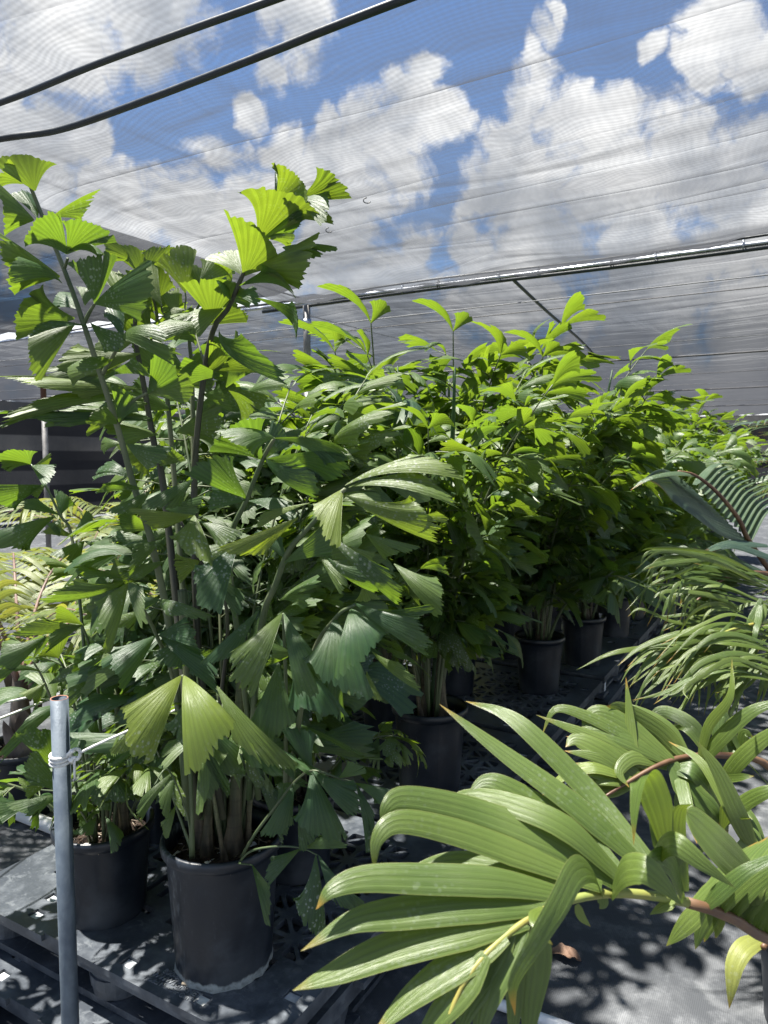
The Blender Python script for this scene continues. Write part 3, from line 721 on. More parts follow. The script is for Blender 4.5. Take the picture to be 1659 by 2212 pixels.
# ---- the front palm: its fronds follow the photograph leaf by leaf
root = empty('potted_fishtail_palm', W(-1.294, 1.387, ZP)); tag(root, 'tallest fishtail palm in the big black pot with a limescale foot, front corner', 'palm', 'potted fishtail palms on the black pallets')
ROOT = np.array(root.location)
pm, sm, zs = POTS['bigA']; inst('pot', pm, root); inst('soil', sm, root)
def zA(x, y): return (x*.4882, y*.4882+324)        # three zoom windows the leaves were measured in
def zB(x, y): return (x*.4232+432, y*.4232+972)
def zC(x, y): return (x*.5208, y*.5208+1404)
def HL(b, conv, ax, ay, tx, ty, w, d0, d1, tint=.12, arch=.12, roll=0.0, asym=None, cup=.12, cols=34, rows=10, jag=.11):
    A = P(*conv(ax, ay), d0); T = P(*conv(tx, ty), d1); f = T-A; L = np.linalg.norm(f); fn = f/L
    c = nrm(EYEP-(A+T)/2); l = nrm(np.cross(c, fn)); n = np.cross(fn, l)
    l2 = l*math.cos(R(roll))+n*math.sin(R(roll)); n2 = np.cross(fn, l2)
    if n2[2] < 0 and abs(n2[2]) > .25: n2 = -n2
    wl = w*(conv(1, 0)[0]-conv(0, 0)[0])/FOC*(d0+d1)/2
    if asym is None: asym = rng.uniform(.35, .95)*rng.choice((-1, 1))
    cup = cup*rng.uniform(.3, 2.0)
    wl *= 1.22/max(.45, abs(math.cos(R(roll))))
    leaflet(b, A-ROOT, fn, n2, L*1.14, wl, arch, cup, tint, cols, rows, asym, rng, 0, 0.0, jag)
def frond(lines, leaves, mat, conv, name='frond'):
    b = MB(True)
    for pts, r0, r1 in lines:
        q = spline([P(*conv(x, y), d)-ROOT for x, y, d in pts], 28); b.tube(q, np.linspace(r0, r1, 28), 8, mat=1)
    for lf in leaves: HL(b, conv, *lf[:7], **(lf[7] if len(lf) > 7 else {}))
    return b.obj(name, [M['fish'], M[mat]], root)
# frond 1: tall, leaning left
frond([([(835, 2960, 1.77), (772, 2284, 1.76), (733, 2018, 1.74), (666, 1716, 1.72), (590, 1480, 1.70), (530, 1260, 1.68), (440, 980, 1.66), (370, 770, 1.65), (300, 570, 1.64), (190, 300, 1.64), (110, 100, 1.64)], .0105, .004),
       ([(370, 770, 1.65), (395, 720, 1.64), (420, 680, 1.62)], .005, .003), ([(455, 990, 1.66), (500, 910, 1.63), (545, 840, 1.60)], .005, .003),
       ([(525, 1205, 1.68), (580, 1120, 1.64), (650, 1075, 1.61)], .005, .003), ([(285, 525, 1.64), (300, 480, 1.62)], .004, .003)],
  [(155,180,100,40,215,1.62,1.60,dict(tint=.35,roll=20)), (100,150,20,90,120,1.63,1.6,dict(tint=.4,roll=-35)), (150,310,20,260,190,1.62,1.55,dict(tint=.1,roll=15)), (165,300,105,185,95,1.62,1.66,dict(tint=.0,roll=50)),
   (295,460,190,318,170,1.62,1.55,dict(tint=.0,roll=-15)), (295,460,395,335,170,1.62,1.60,dict(tint=.0,roll=20,asym=.5)), (225,300,390,240,85,1.66,1.72,dict(tint=.2,roll=30)), (300,450,432,448,55,1.62,1.58,dict(tint=.05,roll=50,arch=.35)),
   (265,560,30,505,215,1.64,1.52,dict(tint=.22,roll=10)), (280,600,65,530,65,1.64,1.5,dict(tint=.0,roll=55,arch=.3)), (330,745,105,735,190,1.65,1.56,dict(tint=.2,roll=-10)), (335,765,145,900,150,1.65,1.60,dict(tint=.25,roll=15)),
   (345,705,262,650,100,1.65,1.7,dict(tint=.05,roll=30)), (420,680,425,480,165,1.62,1.60,dict(tint=.0,roll=25,asym=-.5)), (420,680,640,620,190,1.62,1.52,dict(tint=.03,roll=-12,asym=.5)), (375,690,385,620,70,1.65,1.68,dict(tint=.2)),
   (545,840,760,845,115,1.60,1.50,dict(tint=.12,arch=.4,roll=-25)), (545,840,480,690,90,1.60,1.64,dict(tint=.0,roll=40)), (500,925,385,915,75,1.63,1.57,dict(tint=.1,arch=-.3,roll=-35)), (390,780,160,780,40,1.65,1.55,dict(tint=.0,roll=60)),
   (400,765,520,870,90,1.65,1.6,dict(tint=.0,roll=35)), (655,1080,770,950,190,1.61,1.54,dict(tint=.0,roll=10)), (655,1080,840,1075,120,1.61,1.55,dict(tint=.25,roll=20)), (525,1205,565,1085,120,1.66,1.62,dict(tint=.0,roll=-10)),
   (530,1215,430,1150,90,1.68,1.62,dict(tint=.1,roll=20)), (470,1000,640,985,80,1.66,1.58,dict(tint=.0,roll=35,arch=.25)), (450,985,330,960,110,1.66,1.72,dict(tint=.35,roll=20)), (560,1300,700,1390,120,1.68,1.62,dict(tint=.05,roll=20))], 'petiole', zA)
# frond 2: dark upright stem with leaves hidden among the others
frond([([(870, 2960, 1.78), (792, 2120, 1.86), (725, 1500, 1.90), (680, 1290, 1.90), (640, 1060, 1.90), (600, 840, 1.88), (600, 700, 1.86)], .0115, .005)],
  [(600,760,560,560,170,1.86,1.9,dict(tint=.55)), (715,685,615,535,150,1.88,1.9,dict(tint=.6,roll=12)), (600,840,430,870,150,1.88,1.85,dict(tint=.4,roll=20)), (820,632,785,455,165,1.9,1.9,dict(tint=.65)), (785,765,760,630,75,1.9,1.92,dict(tint=.6)),
   (610,760,640,640,60,1.86,1.9,dict(tint=.55)), (620,900,300,980,150,1.88,1.8,dict(tint=.45,roll=15)), (600,960,290,1000,120,1.9,1.8,dict(tint=.3,roll=25)), (640,1060,180,1060,110,1.9,1.75,dict(tint=.5,roll=30)), (640,1100,140,1105,90,1.9,1.75,dict(tint=.4,roll=45)),
   (660,1120,430,1150,110,1.9,1.8,dict(tint=.4,roll=35)), (680,1190,310,1160,110,1.9,1.8,dict(tint=.2,roll=40)), (680,1200,110,1225,70,1.9,1.72,dict(tint=.05,roll=50)), (700,1260,500,1240,120,1.9,1.84,dict(tint=.35,roll=35)), (690,1330,590,1370,150,1.88,1.8,dict(tint=.55)), (700,1400,780,1340,120,1.9,1.8,dict(tint=.3)),
   (820,705,730,730,80,1.9,1.9,dict(tint=.5,roll=30)), (610,820,800,760,100,1.88,1.95,dict(tint=.5,roll=30))], 'petiole_dark', zA)
frond([([(908, 960, 1.81), (860, 800, 1.86), (820, 715, 1.9), (822, 660, 1.9), (820, 632, 1.9)], .003, .002), ([(860, 800, 1.86), (770, 760, 1.9), (720, 720, 1.9), (715, 685, 1.88)], .003, .002)], [(880,590,965,495,125,1.85,1.9,dict(tint=.55)), (890,700,800,790,110,1.85,1.8,dict(tint=.4,roll=25)), (905,720,760,760,90,1.85,1.8,dict(tint=.5,roll=40))], 'petiole', zA)
frond([([(880, 2960, 1.82), (790, 1700, 1.95), (740, 1100, 1.98), (700, 850, 1.96), (690, 700, 1.94), (640, 560, 1.92)], .009, .003), ([(900, 2960, 1.82), (860, 1500, 1.97), (850, 1000, 2.0), (840, 800, 1.98), (900, 640, 1.95)], .009, .003)],
  [(700,880,555,720,150,1.96,1.9,dict(tint=.4)), (695,760,560,600,140,1.95,1.9,dict(tint=.5)), (690,700,720,520,140,1.94,1.94,dict(tint=.55)), (640,560,560,430,120,1.92,1.9,dict(tint=.5)), (640,560,700,430,110,1.92,1.92,dict(tint=.55)), (700,850,860,760,130,1.96,1.92,dict(tint=.3,roll=20)), (740,1000,590,900,150,1.98,1.9,dict(tint=.25,roll=20)),
   (740,1050,900,960,150,1.98,1.92,dict(tint=.4)), (840,800,720,640,140,1.98,1.94,dict(tint=.45)), (840,790,1010,690,150,1.98,1.92,dict(tint=.5,roll=15)), (850,900,1030,860,140,2.0,1.94,dict(tint=.2,roll=25)), (900,640,830,500,130,1.95,1.95,dict(tint=.55)), (900,640,1010,530,130,1.95,1.9,dict(tint=.5)), (850,1000,700,930,130,2.0,1.94,dict(tint=.15,roll=25)), (850,980,1060,990,140,2.0,1.92,dict(tint=.35,roll=20)),
   (760,1150,560,1080,150,1.98,1.9,dict(tint=.3,roll=25)), (860,1150,1060,1080,150,2.0,1.94,dict(tint=.25)), (780,1250,950,1200,150,1.97,1.9,dict(tint=.45)), (600,500,480,420,90,1.92,1.86,dict(tint=.5,roll=20)), (900,640,1060,640,90,1.95,1.88,dict(tint=.15,roll=40))], 'petiole', zA)
# frond 3: tall, leaning right, bright against the sky
frond([([(985, 2960, 1.80), (880, 2250, 1.86), (860, 1600, 1.86), (868, 1300, 1.84), (910, 950, 1.80), (950, 780, 1.76), (1010, 700, 1.74), (1075, 550, 1.70), (1150, 380, 1.68), (1260, 240, 1.66), (1400, 180, 1.64)], .010, .003)],
  [(1212,230,1230,115,38,1.66,1.68,dict(tint=.0,roll=20)), (1138,402,1270,225,250,1.68,1.58,dict(tint=.6,roll=8)), (1215,225,1320,140,170,1.66,1.60,dict(tint=.6,roll=-10)), (1300,230,1500,175,120,1.66,1.56,dict(tint=.5,roll=15)), (1160,260,1160,190,60,1.7,1.72,dict(tint=.5)),
   (1320,215,1430,255,110,1.63,1.57,dict(tint=.15,roll=-40)), (1380,170,1470,140,60,1.64,1.60,dict(tint=.1,roll=-35)), (1150,400,1335,325,70,1.68,1.62,dict(tint=.05,roll=35)), (1290,300,1440,290,80,1.66,1.60,dict(tint=.4,roll=20)), (1160,390,1290,360,90,1.69,1.74,dict(tint=.45)),
   (1078,556,1175,405,285,1.70,1.60,dict(tint=.5,roll=6)), (1130,520,1350,520,190,1.68,1.58,dict(tint=.45,roll=-8)), (1250,430,1390,470,110,1.66,1.58,dict(tint=.12,roll=-40)), (1060,600,1255,600,75,1.70,1.62,dict(tint=.05,roll=45,arch=.3)), (1080,560,985,460,110,1.7,1.74,dict(tint=.5,roll=30)),
   (945,752,925,590,225,1.76,1.70,dict(tint=.42)), (1120,650,1290,790,60,1.72,1.66,dict(tint=.05,roll=40,arch=.4)), (1035,640,1135,640,60,1.74,1.68,dict(tint=.1,roll=-40)), (970,790,1175,970,85,1.76,1.66,dict(tint=.03,roll=30,arch=.4)), (940,770,720,795,70,1.76,1.70,dict(tint=.4,roll=50)),
   (985,1000,812,985,115,1.80,1.70,dict(tint=.12,roll=-25)), (940,975,1125,955,100,1.80,1.72,dict(tint=.45,roll=20)), (905,1000,990,900,110,1.82,1.76,dict(tint=.5)), (900,1080,1000,1110,90,1.82,1.76,dict(tint=.3,roll=25)), (1000,560,985,620,70,1.74,1.7,dict(tint=.1,roll=-35)), (990,700,870,760,90,1.75,1.7,dict(tint=.5,roll=35)), (1000,1050,1100,880,150,1.84,1.86,dict(tint=.25,roll=30)), (1010,1060,1140,1130,130,1.84,1.86,dict(tint=.45,roll=30))], 'petiole_dark', zA)
# frond 4: low right, yellow leaves in the light, brown rachis
frond([([(250, 1780, 1.78), (290, 1100, 1.70), (330, 820, 1.62), (380, 700, 1.58), (450, 520, 1.53), (560, 390, 1.48), (650, 290, 1.45), (740, 200, 1.42)], .009, .004)],
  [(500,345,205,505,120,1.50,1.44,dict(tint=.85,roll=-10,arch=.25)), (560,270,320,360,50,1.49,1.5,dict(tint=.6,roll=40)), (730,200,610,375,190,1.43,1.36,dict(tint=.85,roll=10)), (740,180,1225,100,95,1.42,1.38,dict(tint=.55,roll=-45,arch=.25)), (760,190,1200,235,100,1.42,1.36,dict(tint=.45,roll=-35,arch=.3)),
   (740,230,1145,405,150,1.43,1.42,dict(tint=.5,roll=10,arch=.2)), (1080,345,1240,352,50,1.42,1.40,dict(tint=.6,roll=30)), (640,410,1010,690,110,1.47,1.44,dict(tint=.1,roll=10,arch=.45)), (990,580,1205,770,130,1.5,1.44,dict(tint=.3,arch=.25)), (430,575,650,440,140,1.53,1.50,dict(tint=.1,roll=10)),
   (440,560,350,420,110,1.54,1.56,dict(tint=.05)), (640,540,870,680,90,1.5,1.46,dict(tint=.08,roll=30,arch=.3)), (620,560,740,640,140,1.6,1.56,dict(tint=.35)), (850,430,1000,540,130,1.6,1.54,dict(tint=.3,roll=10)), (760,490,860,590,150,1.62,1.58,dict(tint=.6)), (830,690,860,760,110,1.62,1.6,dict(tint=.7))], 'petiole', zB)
frond([([(300, 1780, 1.78), (200, 1000, 1.72), (150, 500, 1.66), (240, 250, 1.62), (320, 50, 1.58), (380, -60, 1.56)], .008, .004)],
  [(240,250,40,80,190,1.62,1.55,dict(tint=.0,roll=10)), (325,50,690,85,160,1.58,1.50,dict(tint=.0,roll=20,arch=.3)), (240,255,60,230,140,1.62,1.56,dict(tint=.0,roll=20)), (320,50,180,-120,260,1.58,1.50,dict(tint=.0,roll=5)), (190,485,15,735,200,1.60,1.50,dict(tint=.06,roll=5)), (180,480,60,560,200,1.62,1.58,dict(tint=.3)),
   (250,260,470,285,100,1.6,1.54,dict(tint=.05,roll=-35)), (330,40,560,170,130,1.58,1.52,dict(tint=.05,roll=30,arch=.3)), (310,60,420,-90,130,1.58,1.6,dict(tint=.08)), (380,-60,700,20,110,1.56,1.48,dict(tint=.15,roll=25,arch=.3)), (380,-60,180,-60,140,1.56,1.48,dict(tint=.3,roll=30,arch=.3))], 'petiole', zB)
# drooping fishtail pairs in the lower middle
frond([([(430, 1900, 1.72), (440, 1300, 1.62), (425, 835, 1.52)], .006, .003), ([(440, 1800, 1.72), (560, 1100, 1.6), (690, 860, 1.50), (790, 790, 1.46)], .007, .003)],
  [(418,835,195,1160,185,1.52,1.42,dict(tint=.45,arch=.42,asym=.3)), (428,835,560,1200,165,1.52,1.44,dict(tint=.18,arch=.35,asym=-.3)), (690,860,685,1185,310,1.50,1.42,dict(tint=.05,arch=.25)), (770,812,860,1025,300,1.46,1.38,dict(tint=.12,arch=.3)), (790,780,1140,940,130,1.46,1.38,dict(tint=.08,arch=.35,roll=10)), (800,790,1100,850,80,1.48,1.42,dict(tint=.1,roll=30,arch=.3)),
   (400,1085,370,1440,220,1.56,1.48,dict(tint=.25,arch=.2)), (880,1030,1085,1150,80,1.5,1.44,dict(tint=.45,roll=20,arch=.3)), (480,1060,610,1305,230,1.58,1.5,dict(tint=.06,arch=.25)), (480,1040,370,1040,110,1.57,1.5,dict(tint=.35)), (720,900,640,1280,150,1.58,1.55,dict(tint=.05)), (850,1130,880,1260,70,1.55,1.52,dict(tint=.7)), (800,1120,820,1240,110,1.55,1.52,dict(tint=.5)), (300,820,100,1060,110,1.56,1.5,dict(tint=.05,arch=.3)), (560,1150,640,1330,120,1.62,1.6,dict(tint=.08))], 'petiole', zB)
frond([([(800, 860, 1.74), (790, 500, 1.66), (775, 250, 1.55), (757, 107, 1.46)], .006, .003)],
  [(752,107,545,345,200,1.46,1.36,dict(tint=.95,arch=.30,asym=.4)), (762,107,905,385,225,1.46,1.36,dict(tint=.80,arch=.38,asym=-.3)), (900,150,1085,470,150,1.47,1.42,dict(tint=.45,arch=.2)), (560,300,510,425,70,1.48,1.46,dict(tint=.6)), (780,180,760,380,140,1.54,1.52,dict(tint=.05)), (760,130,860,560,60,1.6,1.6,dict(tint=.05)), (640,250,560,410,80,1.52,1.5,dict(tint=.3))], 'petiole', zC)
# sprigs low on the right of the pot
frond([([(1000, 860, 1.74), (1060, 760, 1.66), (1150, 640, 1.62), (1225, 545, 1.58), (1295, 500, 1.56), (1400, 530, 1.54), (1475, 550, 1.53)], .004, .0018)],
  [(1222,548,1155,750,105,1.58,1.54,dict(tint=.08,arch=.25)), (1290,505,1340,745,180,1.56,1.50,dict(tint=.1,arch=.25)), (1295,500,1455,650,100,1.56,1.50,dict(tint=.08,arch=.4)), (1475,552,1565,760,80,1.53,1.50,dict(tint=.08,arch=.3)), (1475,552,1645,620,70,1.53,1.48,dict(tint=.1,arch=.4)), (1405,530,1485,485,70,1.54,1.52,dict(tint=.2)),
   (1240,640,1270,795,90,1.6,1.58,dict(tint=.05)), (1150,640,1200,560,80,1.62,1.64,dict(tint=.3)), (1225,545,1160,430,80,1.6,1.62,dict(tint=.1)), (1295,500,1230,340,110,1.6,1.62,dict(tint=.05))], 'petiole', zC)
frond([([(985, 890, 1.72), (1040, 835, 1.66), (1150, 815, 1.62), (1250, 822, 1.60), (1315, 850, 1.58)], .0032, .0016), ([(990, 885, 1.7), (1045, 892, 1.62)], .0025, .0015)],
  [(1245,825,1115,915,80,1.60,1.56,dict(tint=.1,arch=.3)), (1258,823,1380,785,70,1.60,1.56,dict(tint=.15)), (1310,850,1305,1125,125,1.58,1.54,dict(tint=.08,arch=.2)), (1320,850,1425,1075,100,1.58,1.54,dict(tint=.08,arch=.3)), (1045,890,1130,1060,70,1.62,1.56,dict(tint=.2,arch=.35)), (1270,640,1370,740,60,1.6,1.56,dict(tint=.1))], 'petiole', zC)
# leaves hanging left of the stems
frond([([(800, 850, 1.76), (700, 560, 1.80), (640, 400, 1.82), (560, 350, 1.84)], .004, .002), ([(790, 870, 1.74), (780, 700, 1.7), (700, 500, 1.62), (640, 560, 1.58)], .0028, .0015)],
  [(720,505,565,650,60,1.66,1.60,dict(tint=.2,arch=.4)), (725,520,665,650,70,1.66,1.62,dict(tint=.2)), (730,640,690,750,45,1.7,1.66,dict(tint=.35,arch=.3)), (640,400,700,600,120,1.84,1.8,dict(tint=.0)), (600,380,560,520,110,1.84,1.8,dict(tint=.05)), (820,420,900,560,120,1.78,1.74,dict(tint=.12,roll=20)), (850,300,980,500,150,1.7,1.7,dict(tint=.05)), (950,450,1130,380,120,1.72,1.7,dict(tint=.05)), (1000,400,1160,500,130,1.74,1.72,dict(tint=.05)), (1050,500,1200,700,110,1.76,1.74,dict(tint=.05))], 'petiole', zC)
# spray on the left: blue-green leaves hanging over the small pot
def zD(x, y): return (x*.3255, y*.3255+918)
frond([([(1290, 2500, 1.80), (1150, 1700, 1.74), (1040, 1400, 1.66), (950, 1220, 1.60), (860, 1050, 1.55)], .006, .003)],
  [(850,1050,650,1320,230,1.55,1.46,dict(tint=.45,arch=.25)), (855,1045,975,1210,130,1.55,1.47,dict(tint=.4,arch=.3)), (835,1035,370,1140,120,1.56,1.44,dict(tint=.3,arch=.3,roll=-20)), (1030,1400,770,1620,230,1.64,1.55,dict(tint=.12,arch=.25)), (1050,1400,1270,1360,160,1.66,1.58,dict(tint=.08,roll=-30)), (1060,1390,1350,1620,150,1.66,1.58,dict(tint=.05,arch=.3)),
   (1060,1165,1250,1300,150,1.62,1.54,dict(tint=.3,arch=.4)), (1070,1160,900,1180,120,1.63,1.6,dict(tint=.05)), (930,1230,800,1340,160,1.58,1.52,dict(tint=.35)), (1270,1410,1100,1560,180,1.7,1.66,dict(tint=.05)), (1150,1620,1330,1480,150,1.72,1.7,dict(tint=.15)), (1200,1400,1380,1650,130,1.7,1.64,dict(tint=.03))], 'petiole', zD)
frond([([(1330, 2600, 1.80), (1480, 1700, 1.78), (1500, 1200, 1.74), (1330, 900, 1.66), (1200, 640, 1.62)], .006, .003)],
  [(1280,600,960,660,150,1.62,1.52,dict(tint=.5,arch=.2)), (1290,600,1270,830,260,1.62,1.54,dict(tint=.45)), (1000,430,840,590,130,1.66,1.6,dict(tint=.1)), (980,430,720,420,70,1.66,1.6,dict(tint=.05,roll=-35)), (1280,360,1060,540,150,1.68,1.6,dict(tint=.08,arch=.3)), (1330,900,1180,960,160,1.66,1.62,dict(tint=.6)), (1100,560,1300,560,150,1.7,1.64,dict(tint=.05)), (1330,640,1530,740,140,1.64,1.6,dict(tint=.2)), (1330,900,1520,1000,160,1.7,1.66,dict(tint=.05)), (1400,1000,1600,1180,140,1.7,1.66,dict(tint=.03)), (1100,900,860,1010,120,1.72,1.66,dict(tint=.08)), (1080,760,870,880,140,1.72,1.66,dict(tint=.1)), (1050,700,800,640,140,1.74,1.68,dict(tint=.1,roll=-25))], 'petiole_dark', zD)
ROOT_A, root_A = ROOT, root
root = potB; bpy.context.view_layer.update(); MBi = potB.matrix_world.inverted(); ROOT = np.zeros(3)
def frond_b(*a):
    o = frond(*a); o.matrix_parent_inverse = MBi; return o
frond_b([([(640, 2780, 2.02), (600, 2200, 2.05), (560, 1500, 2.12), (480, 760, 2.2), (400, 600, 2.2), (300, 400, 2.2), (205, 262, 2.2)], .0065, .003)],
  [(200,262,90,175,210,2.2,2.14,dict(tint=.1,roll=-40)), (200,262,20,252,60,2.2,2.14,dict(tint=.2,roll=30)), (210,270,345,330,140,2.2,2.14,dict(tint=.1,roll=-20)), (215,280,330,240,60,2.2,2.2,dict(tint=.5)), (290,400,0,450,150,2.2,2.1,dict(tint=.05,roll=-15,arch=.25)), (300,400,215,460,90,2.2,2.16,dict(tint=.3)),
   (400,600,430,470,130,2.2,2.22,dict(tint=.08)), (400,600,190,520,80,2.2,2.14,dict(tint=.05,roll=25)), (365,605,20,780,190,2.2,2.1,dict(tint=.1,arch=.3)), (400,620,365,700,90,2.2,2.16,dict(tint=.15)), (490,720,600,620,100,2.2,2.22,dict(tint=.2)), (560,770,440,880,170,2.16,2.1,dict(tint=.2)), (560,770,760,850,110,2.16,2.1,dict(tint=.25)), (500,740,330,700,70,2.2,2.16,dict(tint=.5))], 'petiole', zD)
frond_b([([(690, 2780, 2.02), (670, 2100, 2.0), (640, 1650, 1.96), (590, 1450, 1.93), (540, 1320, 1.9)], .006, .003), ([(600, 2780, 2.02), (430, 2100, 1.98), (300, 1720, 1.96), (215, 1560, 1.95)], .005, .0025), ([(620, 2780, 2.02), (520, 2000, 1.98), (430, 1640, 1.95), (388, 1548, 1.94)], .005, .0025)],
  [(545,1330,175,1325,130,1.9,1.84,dict(tint=.35,roll=-20,arch=.25)), (550,1330,400,1240,110,1.9,1.86,dict(tint=.4,roll=-35)), (545,1330,330,1400,130,1.9,1.84,dict(tint=.25)), (590,1430,780,1350,120,1.92,1.88,dict(tint=.2,roll=-20)), (640,1610,770,1450,120,1.95,1.92,dict(tint=.5)), (625,1560,490,1590,190,1.95,1.9,dict(tint=.05)), (660,1650,460,1780,150,1.96,1.9,dict(tint=.08,arch=.25)), (650,1640,740,1760,150,1.96,1.92,dict(tint=.05)),
   (300,1405,20,1590,180,1.95,1.88,dict(tint=.15,arch=.3)), (388,1548,345,1455,200,1.94,1.92,dict(tint=.55)), (280,1640,0,1615,60,1.95,1.88,dict(tint=.15,arch=.3,roll=25)), (300,1710,205,1810,110,1.95,1.92,dict(tint=.5)), (320,1720,480,1650,90,1.95,1.92,dict(tint=.2)), (215,1560,300,1420,60,1.95,1.95,dict(tint=.2)), (430,1640,560,1590,110,1.95,1.92,dict(tint=.1))], 'petiole', zD)
frond_b([([(640, 2800, 2.02), (560, 2600, 1.95), (420, 2450, 1.9), (260, 2420, 1.88)], .004, .002), ([(700, 2800, 2.02), (740, 2500, 1.96), (720, 2250, 1.92)], .004, .002)],
  [(420,2440,200,2260,170,1.9,1.86,dict(tint=.2)), (400,2450,140,2560,150,1.9,1.84,dict(tint=.25,arch=.2)), (300,2400,160,2420,130,1.88,1.84,dict(tint=.5)), (380,2300,240,2030,190,1.92,1.88,dict(tint=.1)), (720,2260,640,2500,170,1.92,1.88,dict(tint=.05)), (720,2260,790,2480,190,1.92,1.88,dict(tint=.05)), (560,2000,600,2160,170,1.95,1.9,dict(tint=.05)), (640,1900,560,2050,190,1.98,1.94,dict(tint=.05)), (640,2600,560,2720,110,1.94,1.9,dict(tint=.1)), (700,2600,800,2760,110,1.94,1.9,dict(tint=.15))], 'petiole', zD)
ROOT, root = ROOT_A, root_A
for k in range(6):
    x, y = ((-.055, .01), (-.035, -.035), (.03, -.02), (.06, .02), (0, .06), (.02, -.06))[k]
    inst('stem', STEMS[(2, 0, 2, 1, 0, 3)[k]], root, (x, y, zs-.02), (0, 0, k*1.3), (1.15, .8, 1.0, .7, .8, .7)[k])
for k in range(6):
    a = .7+k*.30; inst('frond', FR[(k*2) % 7], root, (.03*math.cos(a), .03*math.sin(a), zs), (0, R(2+3*(k % 3)), a), .78+.06*(k % 3))
for k, (a, sc_, tl_) in enumerate(((.45, .86, 5), (1.2, .94, 3), (1.9, .90, 4), (.8, .84, 8), (1.6, .98, 2), (1.4, .86, 7))):
    inst('frond', FR[(0, 4, 6, 0, 4, 1)[k]], root, (.04*math.cos(a), .04*math.sin(a)+.02, zs), (0, R(tl_), a), sc_)
for k in range(4):
    a = .7+k*.55; inst('frond', LOW[k], root, (.05*math.cos(a), .05*math.sin(a), zs), (0, R(8), a), .95)
twb = MB(); twb.tube(spline([on_z(x, y, ZP+.006) for x, y in ((393, 2124), (405, 2127), (418, 2131))], 8), [.003, .004, .0035, .003, .004, .003, .0025, .002], 6)
tag(twb.obj('twig', M['twig']), 'short dry twig on the pallet at the foot of the biggest pot', 'twig')

# ------------------------------------------------------------------ feather palms
def pinna(b, pts, w, n0, tint=.15, fold=.22, N=16, mat=0, prof=None):
    """one strap leaflet along pts, folded along its midrib"""
    q = spline(pts, N); s = np.linspace(0, 1, N)
    tg = np.gradient(q, axis=0); tg /= np.linalg.norm(tg, axis=1, keepdims=True)
    wd = w*.5*np.clip(np.minimum((s+.08)/.32, 1)**.6*(1-np.clip((s-.32)/.68, 0, 1)**1.9), .012, 1)
    c = np.array([-1, -.55, 0, .55, 1]); pl = np.array([0, .10, -.10, .10, 0])
    g_ = np.zeros((N, 5, 3)); n0 = nrm(n0); n = nrm(n0-tg[0]*np.dot(n0, tg[0]))
    for i in range(N):
        n = nrm(n-tg[i]*np.dot(n, tg[i])); l = np.cross(tg[i], n)
        for j in range(5): g_[i, j] = q[i]+l*c[j]*wd[i]+n*wd[i]*(fold*abs(c[j])*-.7+pl[j]*.8)
    uv = np.stack(np.meshgrid(s, (c+1)/2, indexing='ij')[::-1], -1)
    b.grid(g_, uv, tint, mat)
def feather_frond(seed, L=1.5, th0=15, th1=80, pl=.45, pw=.032, n=26, leafmat='feather', petmat='petiole_yellow', droop=.5, tint=.2, start=.25):
    r = np.random.default_rng(seed); b = MB(True); N = 30; p = np.zeros(3); pos = np.zeros((N, 3)); tg = np.zeros((N, 3)); bend = r.uniform(-.2, .2)
    for i in range(N):
        s = i/(N-1); th = R(th0+th1*s**1.3); d = nrm((math.sin(th), bend*s, math.cos(th))); tg[i] = d; pos[i] = p; p = p+d*L/(N-1)
    b.tube(pos, np.linspace(.012, .003, N), 7, mat=1)
    for k in range(n):
        s = start+(1-start)*k/(n-1); i = min(N-1, int(s*(N-1))); d = tg[i]
        side = nrm(np.cross(d, (0, 0, 1)) if abs(d[2]) < .98 else np.array([0, 1.0, 0])); up = nrm(np.cross(side, d)); up = up if up[2] > 0 else -up
        ll = pl*(.55+.45*math.sin(PI*min(1, .15+.85*k/(n-1)*.95)))*r.uniform(.85, 1.1)
        for sg in (-1, 1):
            f = nrm(side*sg+d*(.55+.5*s)+up*r.uniform(.1, .45)); dr = droop*r.uniform(.5, 1.4)
            A = pos[i]; pts = [A+f*ll*x-np.array([0,0,1])*dr*ll*x**2.2 for x in (0, .33, .66, 1)]
            pinna(b, pts, pw*r.uniform(.8, 1.15), up+side*sg*-.3, tint+r.uniform(-.15, .2), .25, 9)
    return b.mesh('feather_frond', [M[leafmat], M[petmat]])
FF = {'y': [feather_frond(300+i, l, a, t, pl, pw, 22, 'yellowpalm', 'petiole_pink', dr, .3) for i, (l, a, t, pl, pw, dr) in enumerate(((1.25, 10, 85, .42, .030, .45), (1.1, 20, 95, .40, .034, .5), (1.35, 6, 60, .40, .028, .4)))],
      'g': [feather_frond(310+i, l, a, t, pl, pw, 24, 'feather', 'petiole_red', dr, .2) for i, (l, a, t, pl, pw, dr) in enumerate(((1.3, 14, 90, .46, .034, .55), (1.15, 22, 105, .44, .038, .7), (1.45, 8, 70, .48, .030, .5)))],
      'b': [feather_frond(320+i, l, a, t, pl, pw, 30, 'bluepalm', 'petiole_red', dr, .2) for i, (l, a, t, pl, pw, dr) in enumerate(((1.5, 12, 75, .45, .026, .35), (1.35, 20, 90, .42, .028, .45)))]}
def trunk_mesh(h, r0):
    b = MB(); z = np.linspace(-.02, h, 14); rad = r0*(1+.5*np.exp(-((z-.07)/.10)**2))*(1-.45*z/h)
    b.tube(np.stack([.01*np.sin(z*9), .01*np.cos(z*7), z], -1), rad, 14)
    r = np.random.default_rng(2)
    for k in range(7):
        a = k*.9; z0 = .05+.05*k; c = np.array([math.cos(a), math.sin(a), 0])
        if z0 > h*.8: break
        pinna(b, [c*r0*1.25+np.array([0,0,z0]), c*r0*1.5+np.array([0,0,z0+.10]), c*r0*1.9+np.array([0,0,z0+.17])], r0*1.4, c, 0, .1, 7)
    return b.mesh('trunk', [M['fibre']])
